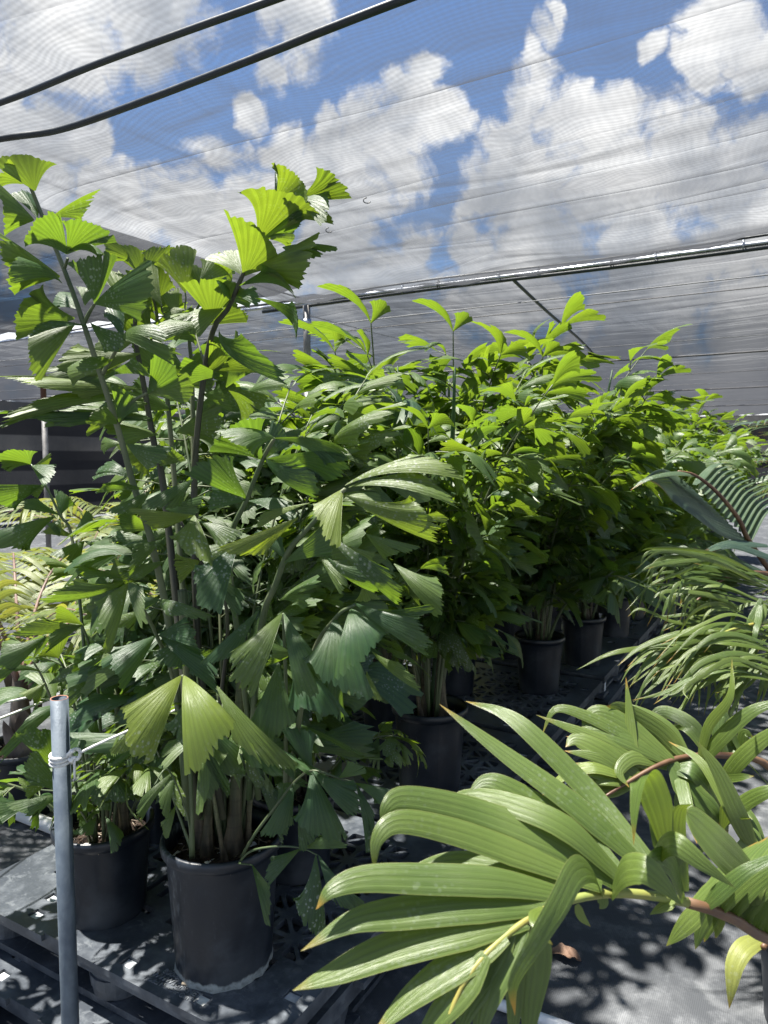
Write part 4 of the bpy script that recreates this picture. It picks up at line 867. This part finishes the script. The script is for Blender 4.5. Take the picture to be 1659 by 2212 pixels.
TR = [trunk_mesh(.42, .055), trunk_mesh(.30, .045), trunk_mesh(.6, .06)]
POTS['palm'] = (pot_mesh(.175, .145, .31, M['pot']), soil_mesh(.163, .26), .26)
def palm(pos, kind, label, nf=8, seed=0, sc=1.0, tr=0, group='feather palms in black pots', tiltlo=0, tilthi=25, azs=None):
    r = np.random.default_rng(seed); rt = empty('potted_feather_palm', pos, r.uniform(0, 6.28) if azs is None else 0.0); tag(rt, label, 'palm', group)
    pm, sm, z = POTS['palm']; inst('pot', pm, rt); inst('soil', sm, rt); inst('trunk', TR[tr], rt, (0,0,z-.02))
    h = (.42, .30, .6)[tr]*.86
    for k in range(nf):
        a = k*2.399+r.uniform(-.3, .3) if azs is None else azs[k]
        inst('frond', FF[kind][k % len(FF[kind])], rt, (.02*math.cos(a), .02*math.sin(a), z+h), (0, R(r.uniform(tiltlo, tilthi)), a), sc*r.uniform(.85, 1.12))
    return rt
# left-hand rows
GL = 'feather palms left of the fishtail rows'
palm(W(-3.12, 2.02), 'y', 'bottle-trunked palm in a black pot at the left edge, pinkish leaf stalks', 8, 401, .95, 0, GL)
LP = [(-4.2, 5.2, 'g', 1.05, 0, 'mid-green palm between the pale palms at left'), (-5.6, 4.6, 'y', 1.1, 0, 'pale palm at the very left edge of the second row'), (-4.6, 8.9, 'g', 1.3, 2, 'dark green palm behind the slim post, in front of the far wall'), (-6.0, 11.2, 'g', 1.5, 2, 'bushy dark palm against the left part of the far wall'), (-7.2, 8.4, 'y', 1.35, 2, 'tall golden palm at the far left, half cut by the frame'), (-3.0, 7.2, 'y', 1.1, 0, 'pale palm close behind the fishtail rows at left'), (-3.35, 3.3, 'y', .95, 1, 'yellow-green palm just behind the bottle-trunked palm'), (-3.9, 4.4, 'y', 1.0, 1, 'pale yellow palm behind the small pots at left'), (-3.0, 4.6, 'g', .95, 1, 'bright green low palm left of the fishtail rows'),
      (-4.9, 5.6, 'y', 1.0, 0, 'yellow palm in the second row at the left edge'), (-3.7, 6.2, 'y', .95, 0, 'pale palm standing below the far left roof post'), (-4.4, 7.4, 'g', 1.0, 0, 'green palm behind the far left roof post'),
      (-5.9, 7.2, 'y', 1.2, 2, 'golden palm at the far left edge'), (-5.0, 9.4, 'g', 1.15, 2, 'dark feathery palm near the far wall, right of the slim post'), (-6.8, 9.6, 'g', 1.25, 2, 'dark bushy palm near the far wall, left of the slim post'), (-3.6, 9.2, 'y', 1.0, 0, 'pale palm deep in the left rows'), (-8.3, 11.5, 'g', 1.4, 2, 'tallest dark palm against the far left wall'), (-6.3, 13., 'g', 1.4, 2, 'dark palm against the far wall between the posts')]
for k, (u, v, kd, sc, tr, lab) in enumerate(LP): palm(W(u, v), kd, lab, 9, 410+k, sc, tr, GL)
# right-hand row
GR = 'feather palms along the right side of the aisle'
palm(W(1.35, 5.6), 'b', 'blue-green palm beyond the aisle at the right edge', 8, 451, 1.15, 2, GR)
palm(W(.75, 7.4), 'b', 'fine-leaved palm farther down the aisle on the right', 8, 452, 1.15, 2, GR)
palm(W(.75, 9.6), 'b', 'distant fine-leaved palm near the far wall on the right', 8, 453, 1.3, 2, GR)
palm(W(.75, 4.3), 'g', 'drooping green palm in a pot at the right edge beside the aisle', 7, 454, .85, 1, GR)

def zE(x, y): return (x*.5443+756, y*.5443+1404)
def zF(x, y): return (x*.3815+1026, y*.3815+1026)
def hero_palm(pos, label, tr=1):
    rt = empty('potted_feather_palm', pos); tag(rt, label, 'palm', GR)
    pm, sm, z = POTS['palm']; inst('pot', pm, rt); inst('soil', sm, rt); inst('trunk', TR[tr], rt, (0,0,z-.02)); return rt
def hero_frond(rt, conv, rach, pins, leaf, pet, r0=.011, r1=.003, dflt=.15, nb=24, ws=1.0, dup=0, pet2=None):
    o = np.array(rt.location); b = MB(True)
    q = spline([P(*conv(x, y), d)-o if len(p_) == 3 else p_ for p_ in rach for (x, y, d) in [p_]], nb)
    rr_ = np.linspace(r0, r1, nb); cut = int(nb*.32) if pet2 else 0
    if cut: b.tube(q[:cut+1], rr_[:cut+1]*1.02, 8, mat=2)
    b.tube(q[cut:], rr_[cut:], 8, mat=1)
    for pp in pins:
        pts, w = pp[0], pp[1]; kw = pp[2] if len(pp) > 2 else {}
        d3 = [P(*conv(x, y), d)-o for x, y, d in pts]
        wl = w*(conv(1, 0)[0]-conv(0, 0)[0])/FOC*np.mean([p_[2] for p_ in pts])
        mid = np.mean(d3, axis=0)+o; nn = nrm(EYEP-mid)+np.array([0,0,.6])+np.array(kw.get('nadd', (0,0,0)))
        pinna(b, d3, wl*ws, nn, kw.get('tint', dflt)+rng.uniform(-.08, .08), kw.get('fold', .2), 26)
        for q_ in range(dup):
            ph = rng.normal(0, 1, 3)*.045; n_ = len(d3)
            e3 = [p_+ph*(i/(n_-1)) *(1.2)+rng.normal(0, .012, 3)*(i > 0)-np.array([0,0,.012]) for i, p_ in enumerate(d3)]
            pinna(b, e3, wl*ws*rng.uniform(.6, .95), nn+rng.normal(0, .25, 3), kw.get('tint', dflt)+rng.uniform(-.12, .25), kw.get('fold', .2), 22)
    return b.obj('frond', [M[leaf], M[pet]]+([M[pet2]] if pet2 else []), rt)
p1 = hero_palm((1.262, 1.98, 0), 'feather palm in front at lower right, wide glossy leaflets')
Y0 = .98
hero_frond(p1, zE, [(1990, 1180, 1.62), (1850, 1205, 1.35), (1659, 1150, 1.14), (1500, 1055, 1.06), (1330, 1000, 1.02), (1180, 972, 1.0), (1030, 965, .98), (900, 985, .96), (780, 1025, .94), (690, 1080, .92), (600, 1150, .90), (520, 1230, .88), (430, 1360, .86), (360, 1560, .84)],
  [([(1180, 870, 1.0), (900, 620, 1.04), (600, 400, 1.1), (355, 215, 1.16)], 82), ([(1200, 840, 1.0), (950, 560, 1.08), (720, 330, 1.14), (600, 245, 1.18), (458, 203, 1.22)], 78), ([(1060, 930, .98), (800, 760, 1.0), (500, 640, 1.02), (235, 585, 1.0), (150, 620, .98), (125, 705, .97)], 108, dict(tint=.2)),
   ([(1090, 900, .98), (900, 720, 1.03), (650, 560, 1.06), (540, 520, 1.07), (465, 575, 1.06)], 95), ([(1080, 910, .98), (850, 700, 1.0), (600, 600, 1.04), (450, 580, 1.06), (390, 610, 1.06)], 90), ([(1000, 940, .97), (700, 820, .98), (420, 720, .98), (200, 680, .96), (110, 750, .94), (95, 885, .93)], 104, dict(tint=.2)),
   ([(900, 965, .96), (700, 880, .98), (450, 840, 1.0), (300, 860, 1.0), (205, 905, 1.0)], 95), ([(870, 975, .96), (600, 920, .94), (300, 905, .92), (60, 905, .90), (-70, 950, .88), (-135, 1030, .87)], 118, dict(tint=.22)), ([(800, 1015, .94), (500, 1010, .92), (200, 1040, .90), (0, 1080, .88), (-195, 1195, .86)], 132, dict(tint=.22)),
   ([(700, 1075, .92), (450, 1110, .90), (150, 1190, .88), (-60, 1280, .86), (-228, 1352, .84)], 140, dict(tint=.25)), ([(620, 1135, .90), (450, 1230, .88), (250, 1370, .86), (80, 1540, .84)], 126, dict(tint=.25)), ([(540, 1210, .88), (440, 1350, .86), (330, 1480, .85), (230, 1640, .84)], 110),
   ([(690, 1080, .92), (600, 1250, .89), (540, 1400, .87), (480, 1640, .85)], 120, dict(tint=.2)), ([(640, 1120, .91), (560, 1270, .89), (470, 1420, .87), (400, 1600, .85)], 96), ([(720, 1060, .93), (740, 1220, .92), (720, 1400, .91), (700, 1620, .9)], 120, dict(tint=.18)), ([(760, 1040, .94), (660, 1240, .92), (650, 1420, .91), (640, 1600, .9)], 86),
   ([(1000, 968, .97), (960, 880, .92), (900, 880, .86), (830, 1010, .82), (740, 1160, .80), (650, 1320, .79), (655, 1450, .79)], 105, dict(tint=.1, fold=.1)), ([(1035, 970, .98), (1080, 880, .93), (1160, 870, .90), (1240, 930, .89), (1315, 1012, .89)], 112, dict(tint=.3)), ([(1180, 875, 1.0), (1230, 790, .95), (1290, 770, .92), (1400, 850, .90), (1530, 945, .89)], 90, dict(tint=.28)),
   ([(1260, 790, 1.0), (1230, 640, .98), (1185, 520, .96), (1150, 520, .92), (1130, 640, .9), (1126, 775, .89)], 112, dict(tint=.25, fold=.1)), ([(1290, 860, 1.0), (1250, 680, 1.0), (1200, 520, 1.02)], 120, dict(tint=.05)), ([(1330, 960, 1.01), (1300, 760, 1.0), (1310, 640, .98), (1360, 610, .96)], 66, dict(tint=.15)),
   ([(1640, 930, 1.1), (1500, 800, 1.06), (1380, 680, 1.06), (1330, 640, 1.06)], 170, dict(tint=.2)), ([(1330, 1000, 1.02), (1280, 850, .96), (1210, 830, .93), (1175, 870, .92)], 90, dict(tint=0.0)), ([(780, 1020, .94), (740, 1060, .9), (760, 1120, .88), (805, 1170, .88)], 60, dict(tint=.5)),
   ([(1400, 1025, 1.05), (1330, 1090, 1.06), (1255, 1175, 1.08)], 74, dict(tint=.3)), ([(1430, 1030, 1.06), (1390, 1110, 1.07), (1370, 1190, 1.08)], 50), ([(1460, 1040, 1.06), (1420, 1100, 1.08), (1405, 1160, 1.09)], 50), ([(1480, 1050, 1.07), (1460, 1100, 1.08), (1450, 1145, 1.09)], 36, dict(tint=.6)), ([(1000, 975, .98), (1005, 1010, .98), (990, 1028, .98)], 40), ([(1290, 1000, 1.0), (1240, 1020, 1.0), (1190, 1050, 1.0)], 40, dict(tint=.5)), ([(900, 1010, .97), (920, 1060, .97), (955, 1098, .97)], 34, dict(tint=.6))]
  + [([(1400+48*k, 1030+24*k, 1.04+.02*k), (1480+44*k, 950+10*k, 1.02+.02*k), (1600+40*k, 860+10*k, 1.0+.02*k), (1800+30*k, 780, 1.0)], 62, dict(tint=.05+.1*(k % 2))) for k in range(7)]
  + [([(1360+50*k, 1015+22*k, 1.03+.02*k), (1450+40*k, 940, 1.08), (1520+40*k, 840-10*k, 1.14), (1620+40*k, 760-20*k, 1.2)], 60, dict(tint=.2)) for k in range(5)], 'feather', 'petiole_yellow', .0095, .003, .2, ws=1.12, pet2='petiole_red')
hero_frond(p1, zE, [(1990, 1180, 1.62), (1800, 1150, 1.40), (1690, 1130, 1.25), (1640, 1180, 1.2)], [([(1690, 1130, 1.25), (1580, 1170, 1.2), (1530, 1240, 1.18), (1515, 1330, 1.17), (1505, 1425, 1.17)], 78, dict(tint=1.0))], 'yellowpalm', 'petiole_red', .01, .005)
hero_frond(p1, zE, [(1990, 1180, 1.72), (1850, 700, 1.70), (1659, 460, 1.66), (1500, 420, 1.62), (1330, 425, 1.58), (1220, 460, 1.55), (1110, 520, 1.53), (1000, 590, 1.5)],
  [([(1200, 470, 1.55), (1000, 360, 1.58), (740, 258, 1.62)], 66, dict(tint=.3)), ([(1280, 440, 1.56), (1120, 310, 1.6), (1000, 250, 1.62), (945, 270, 1.62), (922, 340, 1.6)], 82, dict(tint=.3)), ([(1340, 430, 1.58), (1240, 310, 1.62), (1100, 240, 1.66), (1040, 250, 1.66)], 90, dict(tint=.28)), ([(1150, 500, 1.54), (1000, 400, 1.56), (900, 355, 1.58), (855, 385, 1.57)], 86, dict(tint=.35)),
   ([(1130, 510, 1.54), (1000, 430, 1.55), (850, 400, 1.56)], 60, dict(tint=.25)), ([(1120, 515, 1.53), (1000, 470, 1.54), (880, 450, 1.55)], 60, dict(tint=.4)), ([(1110, 522, 1.53), (1020, 500, 1.53), (930, 490, 1.53)], 62, dict(tint=.3)), ([(1100, 525, 1.53), (1030, 520, 1.52), (960, 530, 1.52)], 44, dict(tint=.4)), ([(1260, 445, 1.56), (1100, 360, 1.58), (950, 320, 1.6), (880, 380, 1.58)], 70, dict(tint=.22)),
   ([(1440, 420, 1.6), (1360, 300, 1.64), (1260, 245, 1.68), (1210, 255, 1.68), (1195, 285, 1.68)], 62), ([(1380, 460, 1.58), (1480, 340, 1.52), (1600, 240, 1.48), (1760, 190, 1.45)], 70, dict(tint=.15)), ([(1450, 560, 1.6), (1540, 440, 1.54), (1660, 340, 1.5), (1800, 280, 1.46)], 76, dict(tint=.15)), ([(1610, 800, 1.4), (1540, 650, 1.4), (1460, 480, 1.42), (1375, 360, 1.44)], 80, dict(tint=.35)), ([(1480, 690, 1.5), (1560, 610, 1.46), (1660, 560, 1.42), (1800, 530, 1.4)], 70, dict(tint=.2)),
   ([(1280, 450, 1.56), (1350, 560, 1.52), (1440, 640, 1.5), (1470, 700, 1.5)], 110, dict(tint=.02)), ([(1330, 430, 1.58), (1420, 520, 1.55), (1480, 640, 1.54), (1500, 750, 1.54)], 80, dict(tint=.05)), ([(1300, 430, 1.58), (1350, 500, 1.56), (1420, 600, 1.56)], 70, dict(tint=.1)), ([(1500, 430, 1.62), (1460, 330, 1.64), (1480, 250, 1.66), (1540, 380, 1.64), (1560, 430, 1.62)], 50, dict(tint=.0)), ([(1560, 440, 1.64), (1500, 330, 1.66), (1440, 300, 1.66)], 60, dict(tint=.05)), ([(1330, 560, 1.6), (1310, 610, 1.6), (1320, 680, 1.6)], 60, dict(tint=.1)), ([(1520, 600, 1.5), (1600, 700, 1.46), (1680, 900, 1.42)], 70, dict(tint=.1)), ([(1540, 760, 1.4), (1640, 860, 1.38), (1760, 900, 1.36)], 60, dict(tint=.3))], 'feather', 'petiole_red', .011, .003, .22, ws=.95, dup=1)
# palm behind it: drooping straps
p2 = hero_palm(W(.12, 2.95), 'drooping palm behind the front one at right, yellow-green straps', 2)
hero_frond(p2, zF, [(2150, 900, 2.75), (1900, 640, 2.6), (1660, 560, 2.5), (1500, 560, 2.42), (1350, 620, 2.36), (1250, 720, 2.3)],
  [([(1659, 620, 2.45), (1350, 500, 2.36), (1050, 495, 2.3), (880, 590, 2.26)], 46), ([(1600, 600, 2.42), (1280, 520, 2.35), (1060, 500, 2.3), (955, 650, 2.28)], 50), ([(1700, 600, 2.48), (1400, 480, 2.4), (1130, 430, 2.34), (980, 440, 2.3), (930, 520, 2.3)], 50), ([(1700, 740, 2.4), (1380, 630, 2.3), (1170, 610, 2.26), (1110, 690, 2.24), (1085, 850, 2.24)], 46), ([(1600, 560, 2.42), (1400, 540, 2.4), (1260, 560, 2.36), (1140, 590, 2.34)], 44), ([(1520, 760, 2.34), (1360, 690, 2.3), (1220, 690, 2.26), (1155, 840, 2.25)], 48), ([(1500, 600, 2.44), (1300, 560, 2.4), (1200, 640, 2.4), (1160, 740, 2.4)], 90, dict(tint=.05)), ([(1480, 580, 2.44), (1330, 600, 2.42), (1260, 700, 2.42)], 90, dict(tint=.0)), ([(1420, 600, 2.42), (1300, 640, 2.42), (1300, 760, 2.42)], 60, dict(tint=.3))], 'feather', 'petiole_red', .011, .004, .22, ws=.62, dup=4)
hero_frond(p2, zF, [(2150, 900, 2.75), (1900, 800, 2.5), (1660, 830, 2.3), (1450, 880, 2.2), (1300, 960, 2.14)],
  [([(1760, 930, 2.3), (1480, 850, 2.2), (1280, 880, 2.14), (1080, 1070, 2.1)], 56), ([(1500, 890, 2.24), (1200, 890, 2.2), (950, 970, 2.18), (805, 1082, 2.16)], 66), ([(1450, 940, 2.24), (1180, 1000, 2.2), (990, 1050, 2.18), (870, 1210, 2.17)], 60), ([(1720, 980, 2.2), (1470, 900, 2.1), (1290, 950, 2.06), (1120, 1190, 2.04)], 56), ([(1760, 1090, 2.1), (1500, 1010, 2.04), (1290, 1060, 2.0), (1160, 1180, 1.98), (1065, 1192, 1.98)], 58), ([(1760, 1150, 2.06), (1480, 1065, 2.0), (1270, 1130, 1.97), (1190, 1230, 1.95), (1105, 1256, 1.95)], 58),
   ([(1380, 960, 2.26), (1150, 1050, 2.22), (1000, 1210, 2.2)], 50), ([(1350, 1000, 2.26), (1250, 1040, 2.22), (1180, 1110, 2.2), (1090, 1170, 2.2)], 56, dict(tint=.4)), ([(1300, 980, 2.3), (1080, 1000, 2.28), (960, 1080, 2.27), (890, 1190, 2.26)], 60, dict(tint=.15)), ([(1330, 830, 2.3), (1180, 830, 2.28), (1080, 860, 2.27), (1035, 960, 2.26)], 50, dict(tint=.3)), ([(1420, 770, 2.4), (1250, 780, 2.36), (1100, 800, 2.35), (970, 800, 2.35)], 40, dict(tint=.2)), ([(1600, 960, 2.2), (1520, 1060, 2.18), (1400, 1230, 2.18), (1335, 1340, 2.18)], 46), ([(1659, 1050, 2.16), (1580, 1120, 2.15), (1440, 1280, 2.15), (1385, 1390, 2.15)], 46, dict(tint=.3)), ([(1620, 700, 2.3), (1560, 830, 2.28), (1490, 1000, 2.26), (1480, 1160, 2.26)], 70, dict(tint=.0)), ([(1659, 1000, 2.3), (1640, 1120, 2.3), (1600, 1250, 2.3)], 50, dict(tint=.1)), ([(1500, 860, 2.3), (1400, 960, 2.28), (1330, 1080, 2.28), (1290, 1180, 2.28)], 56, dict(tint=.1))]
  + [([(1300+30*k, 900+10*k, 2.32), (1250+28*k, 980, 2.3), (1200+30*k, 1080+14*(k % 3), 2.3), (1150+36*k, 1170+20*(k % 2), 2.3)], 44, dict(tint=.15+.12*(k % 3))) for k in range(9)], 'feather', 'petiole_yellow', .010, .004, .22, ws=.62, dup=4)
# tall blue-green frond at the right edge
hero_frond(p2, zF, [(2150, 1000, 2.8), (1800, 700, 2.7), (1560, 385, 2.6), (1500, 260, 2.56), (1400, 130, 2.52), (1310, 45, 2.5), (1230, -5, 2.48), (1150, -20, 2.46)],
  [([(1560-46*k+(k*k)*.3, 385-42*k+(k*k)*.25, 2.6-.016*k), (1400-40*k, 330-42*k, 2.5), (1230-30*k, 215-34*k+k*k*1.2, 2.44), (1100-16*k, 135-26*k+k*k*1.6, 2.42)], 34, dict(tint=.0, nadd=(0,0,-.3))) for k in [q*.55 for q in range(16)]]
  + [([(1555-42*k, 375-43*k, 2.6-.012*k), (1585-40*k, 290-38*k, 2.66), (1650-40*k, 200-34*k, 2.72), (1760-44*k, 150-30*k, 2.76)], 46, dict(tint=.3+.1*(k % 2))) for k in [q*.62 for q in range(13)]]
  + [([(1250-40*k, 5-6*k, 2.49), (1150-36*k, -10+4*k, 2.42), (1020-30*k, 10+10*k, 2.38), (920-20*k, 60+14*k, 2.36)], 34, dict(tint=.55)) for k in range(3)]
  + [([(1560, 385, 2.6), (1480, 400, 2.5), (1380, 410, 2.42), (1300, 445, 2.38)], 40), ([(1659, 400, 2.62), (1500, 385, 2.5), (1400, 395, 2.44), (1290, 430, 2.4)], 60, dict(tint=.0)), ([(1760, 500, 2.6), (1600, 440, 2.5), (1450, 400, 2.44), (1330, 440, 2.4)], 60, dict(tint=.0)), ([(1760, 620, 2.6), (1600, 540, 2.5), (1450, 480, 2.44), (1240, 510, 2.4)], 56, dict(tint=.1))], 'bluepalm', 'petiole_red', .011, .004, .15)
for k, a in enumerate((.3, -.5, 1.0)): inst('frond', FF['b'][k % 2], p2, (0,0,.75), (0, R(20+10*k), a), .9)

# ------------------------------------------------------------------ pole, ropes, pipes, litter
base = P(150, 2212, 1.75); px, py = P(138, 1800, 1.75)[:2]
root = empty('fence_pole', (px, py, 0)); tag(root, 'galvanised steel pipe pole standing at front left, open at the top', 'pole')
ztop = P(127, 1508, 1.75)[2]
b = MB(); b.lathe([(.0212, -.02), (.0212, .3), (.0212, ztop), (.0186, ztop-.0005), (.0182, ztop-.12), (.0182, ztop-.3)], 32); b.obj('tube', M['galv'], root)
b = MB(); b.lathe([(.0184, ztop+.0002), (.0208, ztop+.0008), (.0211, ztop-.0012)], 32); b.obj('cut_edge', M['rim_rust'], root)
zk = P(130, 1637, 1.75)[2]
b = MB(); t = np.linspace(0, 3*2*PI, 90)
coil = np.stack([px+.0250*np.cos(t), py+.0250*np.sin(t), zk-.014+.0092*t/(2*PI)+.004*np.sin(t)], -1); b.tube(coil, .0040, 8)
kn = np.array([px+.040, py-.012, zk+.014]); t = np.linspace(0, 2*PI, 24)
b.tube(np.stack([kn[0]+.0125*np.cos(t), kn[1]+.004*np.sin(2*t), kn[2]+.0125*np.sin(t)], -1), .0046, 8, cap=False)
b.tube(spline([(px+.024, py-.012, zk+.004), (px+.034, py-.02, zk+.0), kn+(-.004, -.004, -.008), kn+(.006, -.006, -.006)], 12), .0044, 8)
b.tube(spline([(px+.022, py-.014, zk+.014), kn+(-.010, -.003, .006), kn+(.002, -.008, .013)], 10), .0042, 8)
b.tube(spline([kn+(.0, -.004, -.012), kn+(.0, -.006, -.03), kn+(-.001, -.004, -.058)], 10), .0032, 8)
for k in range(7):
    a = k*.9; q = kn+(-.001, -.004, -.057); b.tube([q, q+np.array([.006*math.cos(a), .006*math.sin(a), -.006-.003*(k % 2)])], .0007, 4)
e = P(262, 1585, 1.74); e2 = P(640, 1420, 2.2)
b.tube(spline([kn+(.010, 0, .003), e, e2], 24), .0032, 8)
tag(b.obj('white_rope', M['rope']), 'white rope knotted round the steel pole and running back right', 'rope', 'white ropes')
b = MB(); b.tube(spline([P(-120, 1548, 2.25), P(0, 1520, 2.45), P(150, 1486, 2.65), P(330, 1440, 3.0)], 24), .004, 7); tag(b.obj('white_rope', M['rope']), 'upper white rope crossing behind the pole at left', 'rope', 'white ropes')
b = MB(); b.tube(spline([P(-120, 1600, 2.05), P(0, 1552, 2.2), P(150, 1495, 2.5), P(250, 1462, 2.8)], 24), .0042, 7); tag(b.obj('white_rope', M['rope']), 'lower white rope crossing behind the pole at left', 'rope', 'white ropes')
pipe('water_pipe', [W(-6, 1.93, .035), W(-2.6, 1.93, .035)], .030, M['pvc'], 'white plastic water pipe lying on the ground at left', 'pipe', 'white water pipes', 14)
pipe('water_pipe', [on_z(905, 2108, .02), on_z(990, 2140, .02), on_z(1180, 2204, .02), on_z(1330, 2260, .02)], .016, M['pvc'], 'thin white pipe on the ground under the front palm leaves', 'pipe', 'white water pipes', 12, 12)
c = on_z(1222, 2072, .0)
b = MB(); n1, n2 = 14, 8; s, t = np.meshgrid(np.linspace(0, 1, n1), np.linspace(-1, 1, n2), indexing='ij')
wd = .030*np.sin(PI*np.clip(s, .04, .985))**.55*(1+.12*np.sin(s*23)); X = (s-.5)*.095; Yv = t*wd
Z = .007+.014*(s*(1-s))*4+.010*t*t+.004*np.sin(s*14+t*3)
pts = np.stack([c[0]+X*.95+Yv*.2, c[1]-X*.42+Yv*.95, Z], -1); b.grid(pts, np.stack([t*.5+.5, s], -1))
tag(b.obj('fallen_leaf', M['dryleaf']), 'curled brown fallen leaf on the dusty ground cloth', 'leaf')

# ------------------------------------------------------------------ light, sky, camera
AZ, EL = R(-76), R(72)
sd = Vector((math.sin(AZ)*math.cos(EL), math.cos(AZ)*math.cos(EL), math.sin(EL)))
li = bpy.data.lights.new('sun', 'SUN'); li.energy = 5.0; li.angle = R(1.2); li.color = (1, .955, .88)
so = bpy.data.objects.new('sun', li); COL.objects.link(so); so.rotation_euler = sd.to_track_quat('Z', 'Y').to_euler(); so.location = sd*30
wd_ = bpy.data.worlds.new('World'); SC.world = wd_; wd_.use_nodes = True
nt = wd_.node_tree; nt.nodes.clear(); g = NT(nt)
sky = g.n('ShaderNodeTexSky', sky_type='NISHITA'); sky.sun_disc = False; sky.sun_elevation = EL; sky.sun_rotation = AZ; sky.air_density = 1.0; sky.dust_density = .4; sky.ozone_density = 2.0
gen = g.coord('Generated')
nv = g.n('ShaderNodeVectorMath', operation='NORMALIZE'); g.l(gen, nv.inputs[0]); dirv = nv.outputs[0]
nz = g.n('ShaderNodeTexNoise'); g.l(dirv, nz.inputs['Vector']); nz.inputs['Scale'].default_value = 7; nz.inputs['Detail'].default_value = 6; nz.inputs['Roughness'].default_value = .55
off = g.n('ShaderNodeVectorMath', operation='SUBTRACT'); g.l(nz.outputs['Color'], off.inputs[0]); off.inputs[1].default_value = (.5, .5, .5)
offs = g.n('ShaderNodeVectorMath', operation='SCALE'); g.l(off.outputs[0], offs.inputs[0]); offs.inputs['Scale'].default_value = .11
wv = g.n('ShaderNodeVectorMath', operation='ADD'); g.l(dirv, wv.inputs[0]); g.l(offs.outputs[0], wv.inputs[1])
BL = [(130,60,190),(320,40,150),(640,20,110),(560,130,50),(525,215,36),(20,190,60),(30,270,90),(130,285,100),(205,300,60),(60,430,180),(250,480,140),(455,320,62),(600,310,66),(400,470,120),(560,440,140),
      (715,290,62),(800,262,70),(890,215,66),(925,165,46),(945,285,66),(740,390,110),(850,350,80),(650,410,110),(700,520,120),(880,520,70),(500,600,200),(250,640,200),
      (1130,190,66),(1190,60,36),(1205,20,26),(1165,125,50),(1225,235,90),(1310,250,70),(1100,310,80),(1060,400,80),(1150,410,140),(1300,390,160),(1450,360,140),(1550,380,150),(1010,520,70),(1200,540,140),(1400,520,140),(1600,520,150),(1100,620,170),(1400,680,200),(1650,700,200),(800,680,200),
      (820,330,100),(905,300,80),(690,350,90),(1565,50,95),(1625,130,80),(1415,115,34),(1495,150,50),(1640,290,110)]
field = None
for (x, y, r_) in BL:
    d = ray(x, y); q = np.linalg.norm(d); d = d/q; rad = r_/FOC/q**1.5
    dn = g.n('ShaderNodeVectorMath', operation='DISTANCE'); g.l(wv.outputs[0], dn.inputs[0]); dn.inputs[1].default_value = tuple(d)
    v = g.math('MULTIPLY_ADD', dn.outputs['Value'], -1.0/rad, 1.0)
    field = v if field is None else g.math('MAXIMUM', field, v)
gen_f = g.math('MULTIPLY', g.math('SUBTRACT', g.noise(dirv, 2.2, 5), .54), 3.0)
sepd = g.n('ShaderNodeSeparateXYZ'); g.l(dirv, sepd.inputs[0])
out_f = g.math('MAXIMUM', g.ramp(sepd.outputs[1], .45, .25), g.ramp(sepd.outputs[2], .72, .85))     # loose clouds away from the modelled bank
field = g.math('MAXIMUM', field, g.math('ADD', g.math('MULTIPLY', out_f, gen_f), g.math('MULTIPLY', g.math('SUBTRACT', 1.0, out_f), -1.0)))
low = g.ramp(sepd.outputs[2], .26, .10, -1, .6); field = g.math('MAXIMUM', field, low)
det = g.noise(wv.outputs[0], 19, 8, .6)
field = g.math('ADD', field, g.math('MULTIPLY', g.math('SUBTRACT', det, .52), 2.0))
cov = g.ramp(field, -.18, .36)
shade = g.ramp(g.math('ADD', g.math('MULTIPLY', g.noise(wv.outputs[0], 5.5, 5), .7), g.math('MULTIPLY', det, .3)), .36, .64)
ccol = g.mix(shade, (.58, .63, .70), (1.42, 1.42, 1.40))
bg1 = g.n('ShaderNodeBackground'); g.l(g.mix(1.0, sky.outputs[0], (.60, .86, 1.10), 'MULTIPLY'), bg1.inputs['Color']); bg1.inputs['Strength'].default_value = .044
bg2 = g.n('ShaderNodeBackground'); g.l(ccol, bg2.inputs['Color']); bg2.inputs['Strength'].default_value = .305
mx = g.n('ShaderNodeMixShader'); g.l(cov, mx.inputs[0]); g.l(bg1.outputs[0], mx.inputs[1]); g.l(bg2.outputs[0], mx.inputs[2])
wo = g.n('ShaderNodeOutputWorld'); g.l(mx.outputs[0], wo.inputs['Surface'])
wd_.cycles.sampling_method = 'MANUAL'; wd_.cycles.sample_map_resolution = 512

cam = bpy.data.cameras.new('camera'); co = bpy.data.objects.new('camera', cam); COL.objects.link(co)
cam.lens = 36*FOC/2212; cam.sensor_width = 36; cam.sensor_fit = 'AUTO'; cam.clip_start = .02; cam.clip_end = 1500
co.location = (0, 0, EYE); co.rotation_euler = (R(90)-PITCH, 0, 0); SC.camera = co
cam.dof.use_dof = True; cam.dof.focus_distance = 2.0; cam.dof.aperture_fstop = 7.0
for o_ in SC.objects:
    if 'label' in o_ and 'kind' not in o_: o_['kind'] = 'thing'
SC.view_settings.view_transform = 'Standard'; SC.view_settings.look = 'None'; SC.view_settings.gamma = 1; SC.view_settings.exposure = 2.28
SC.render.engine = 'CYCLES'
SC.cycles.max_bounces = 8; SC.cycles.diffuse_bounces = 3; SC.cycles.glossy_bounces = 2; SC.cycles.transmission_bounces = 4; SC.cycles.transparent_max_bounces = 8
SC.cycles.use_denoising = True; SC.cycles.caustics_reflective = False; SC.cycles.caustics_refractive = False
SC.render.resolution_x = 768; SC.render.resolution_y = 1024
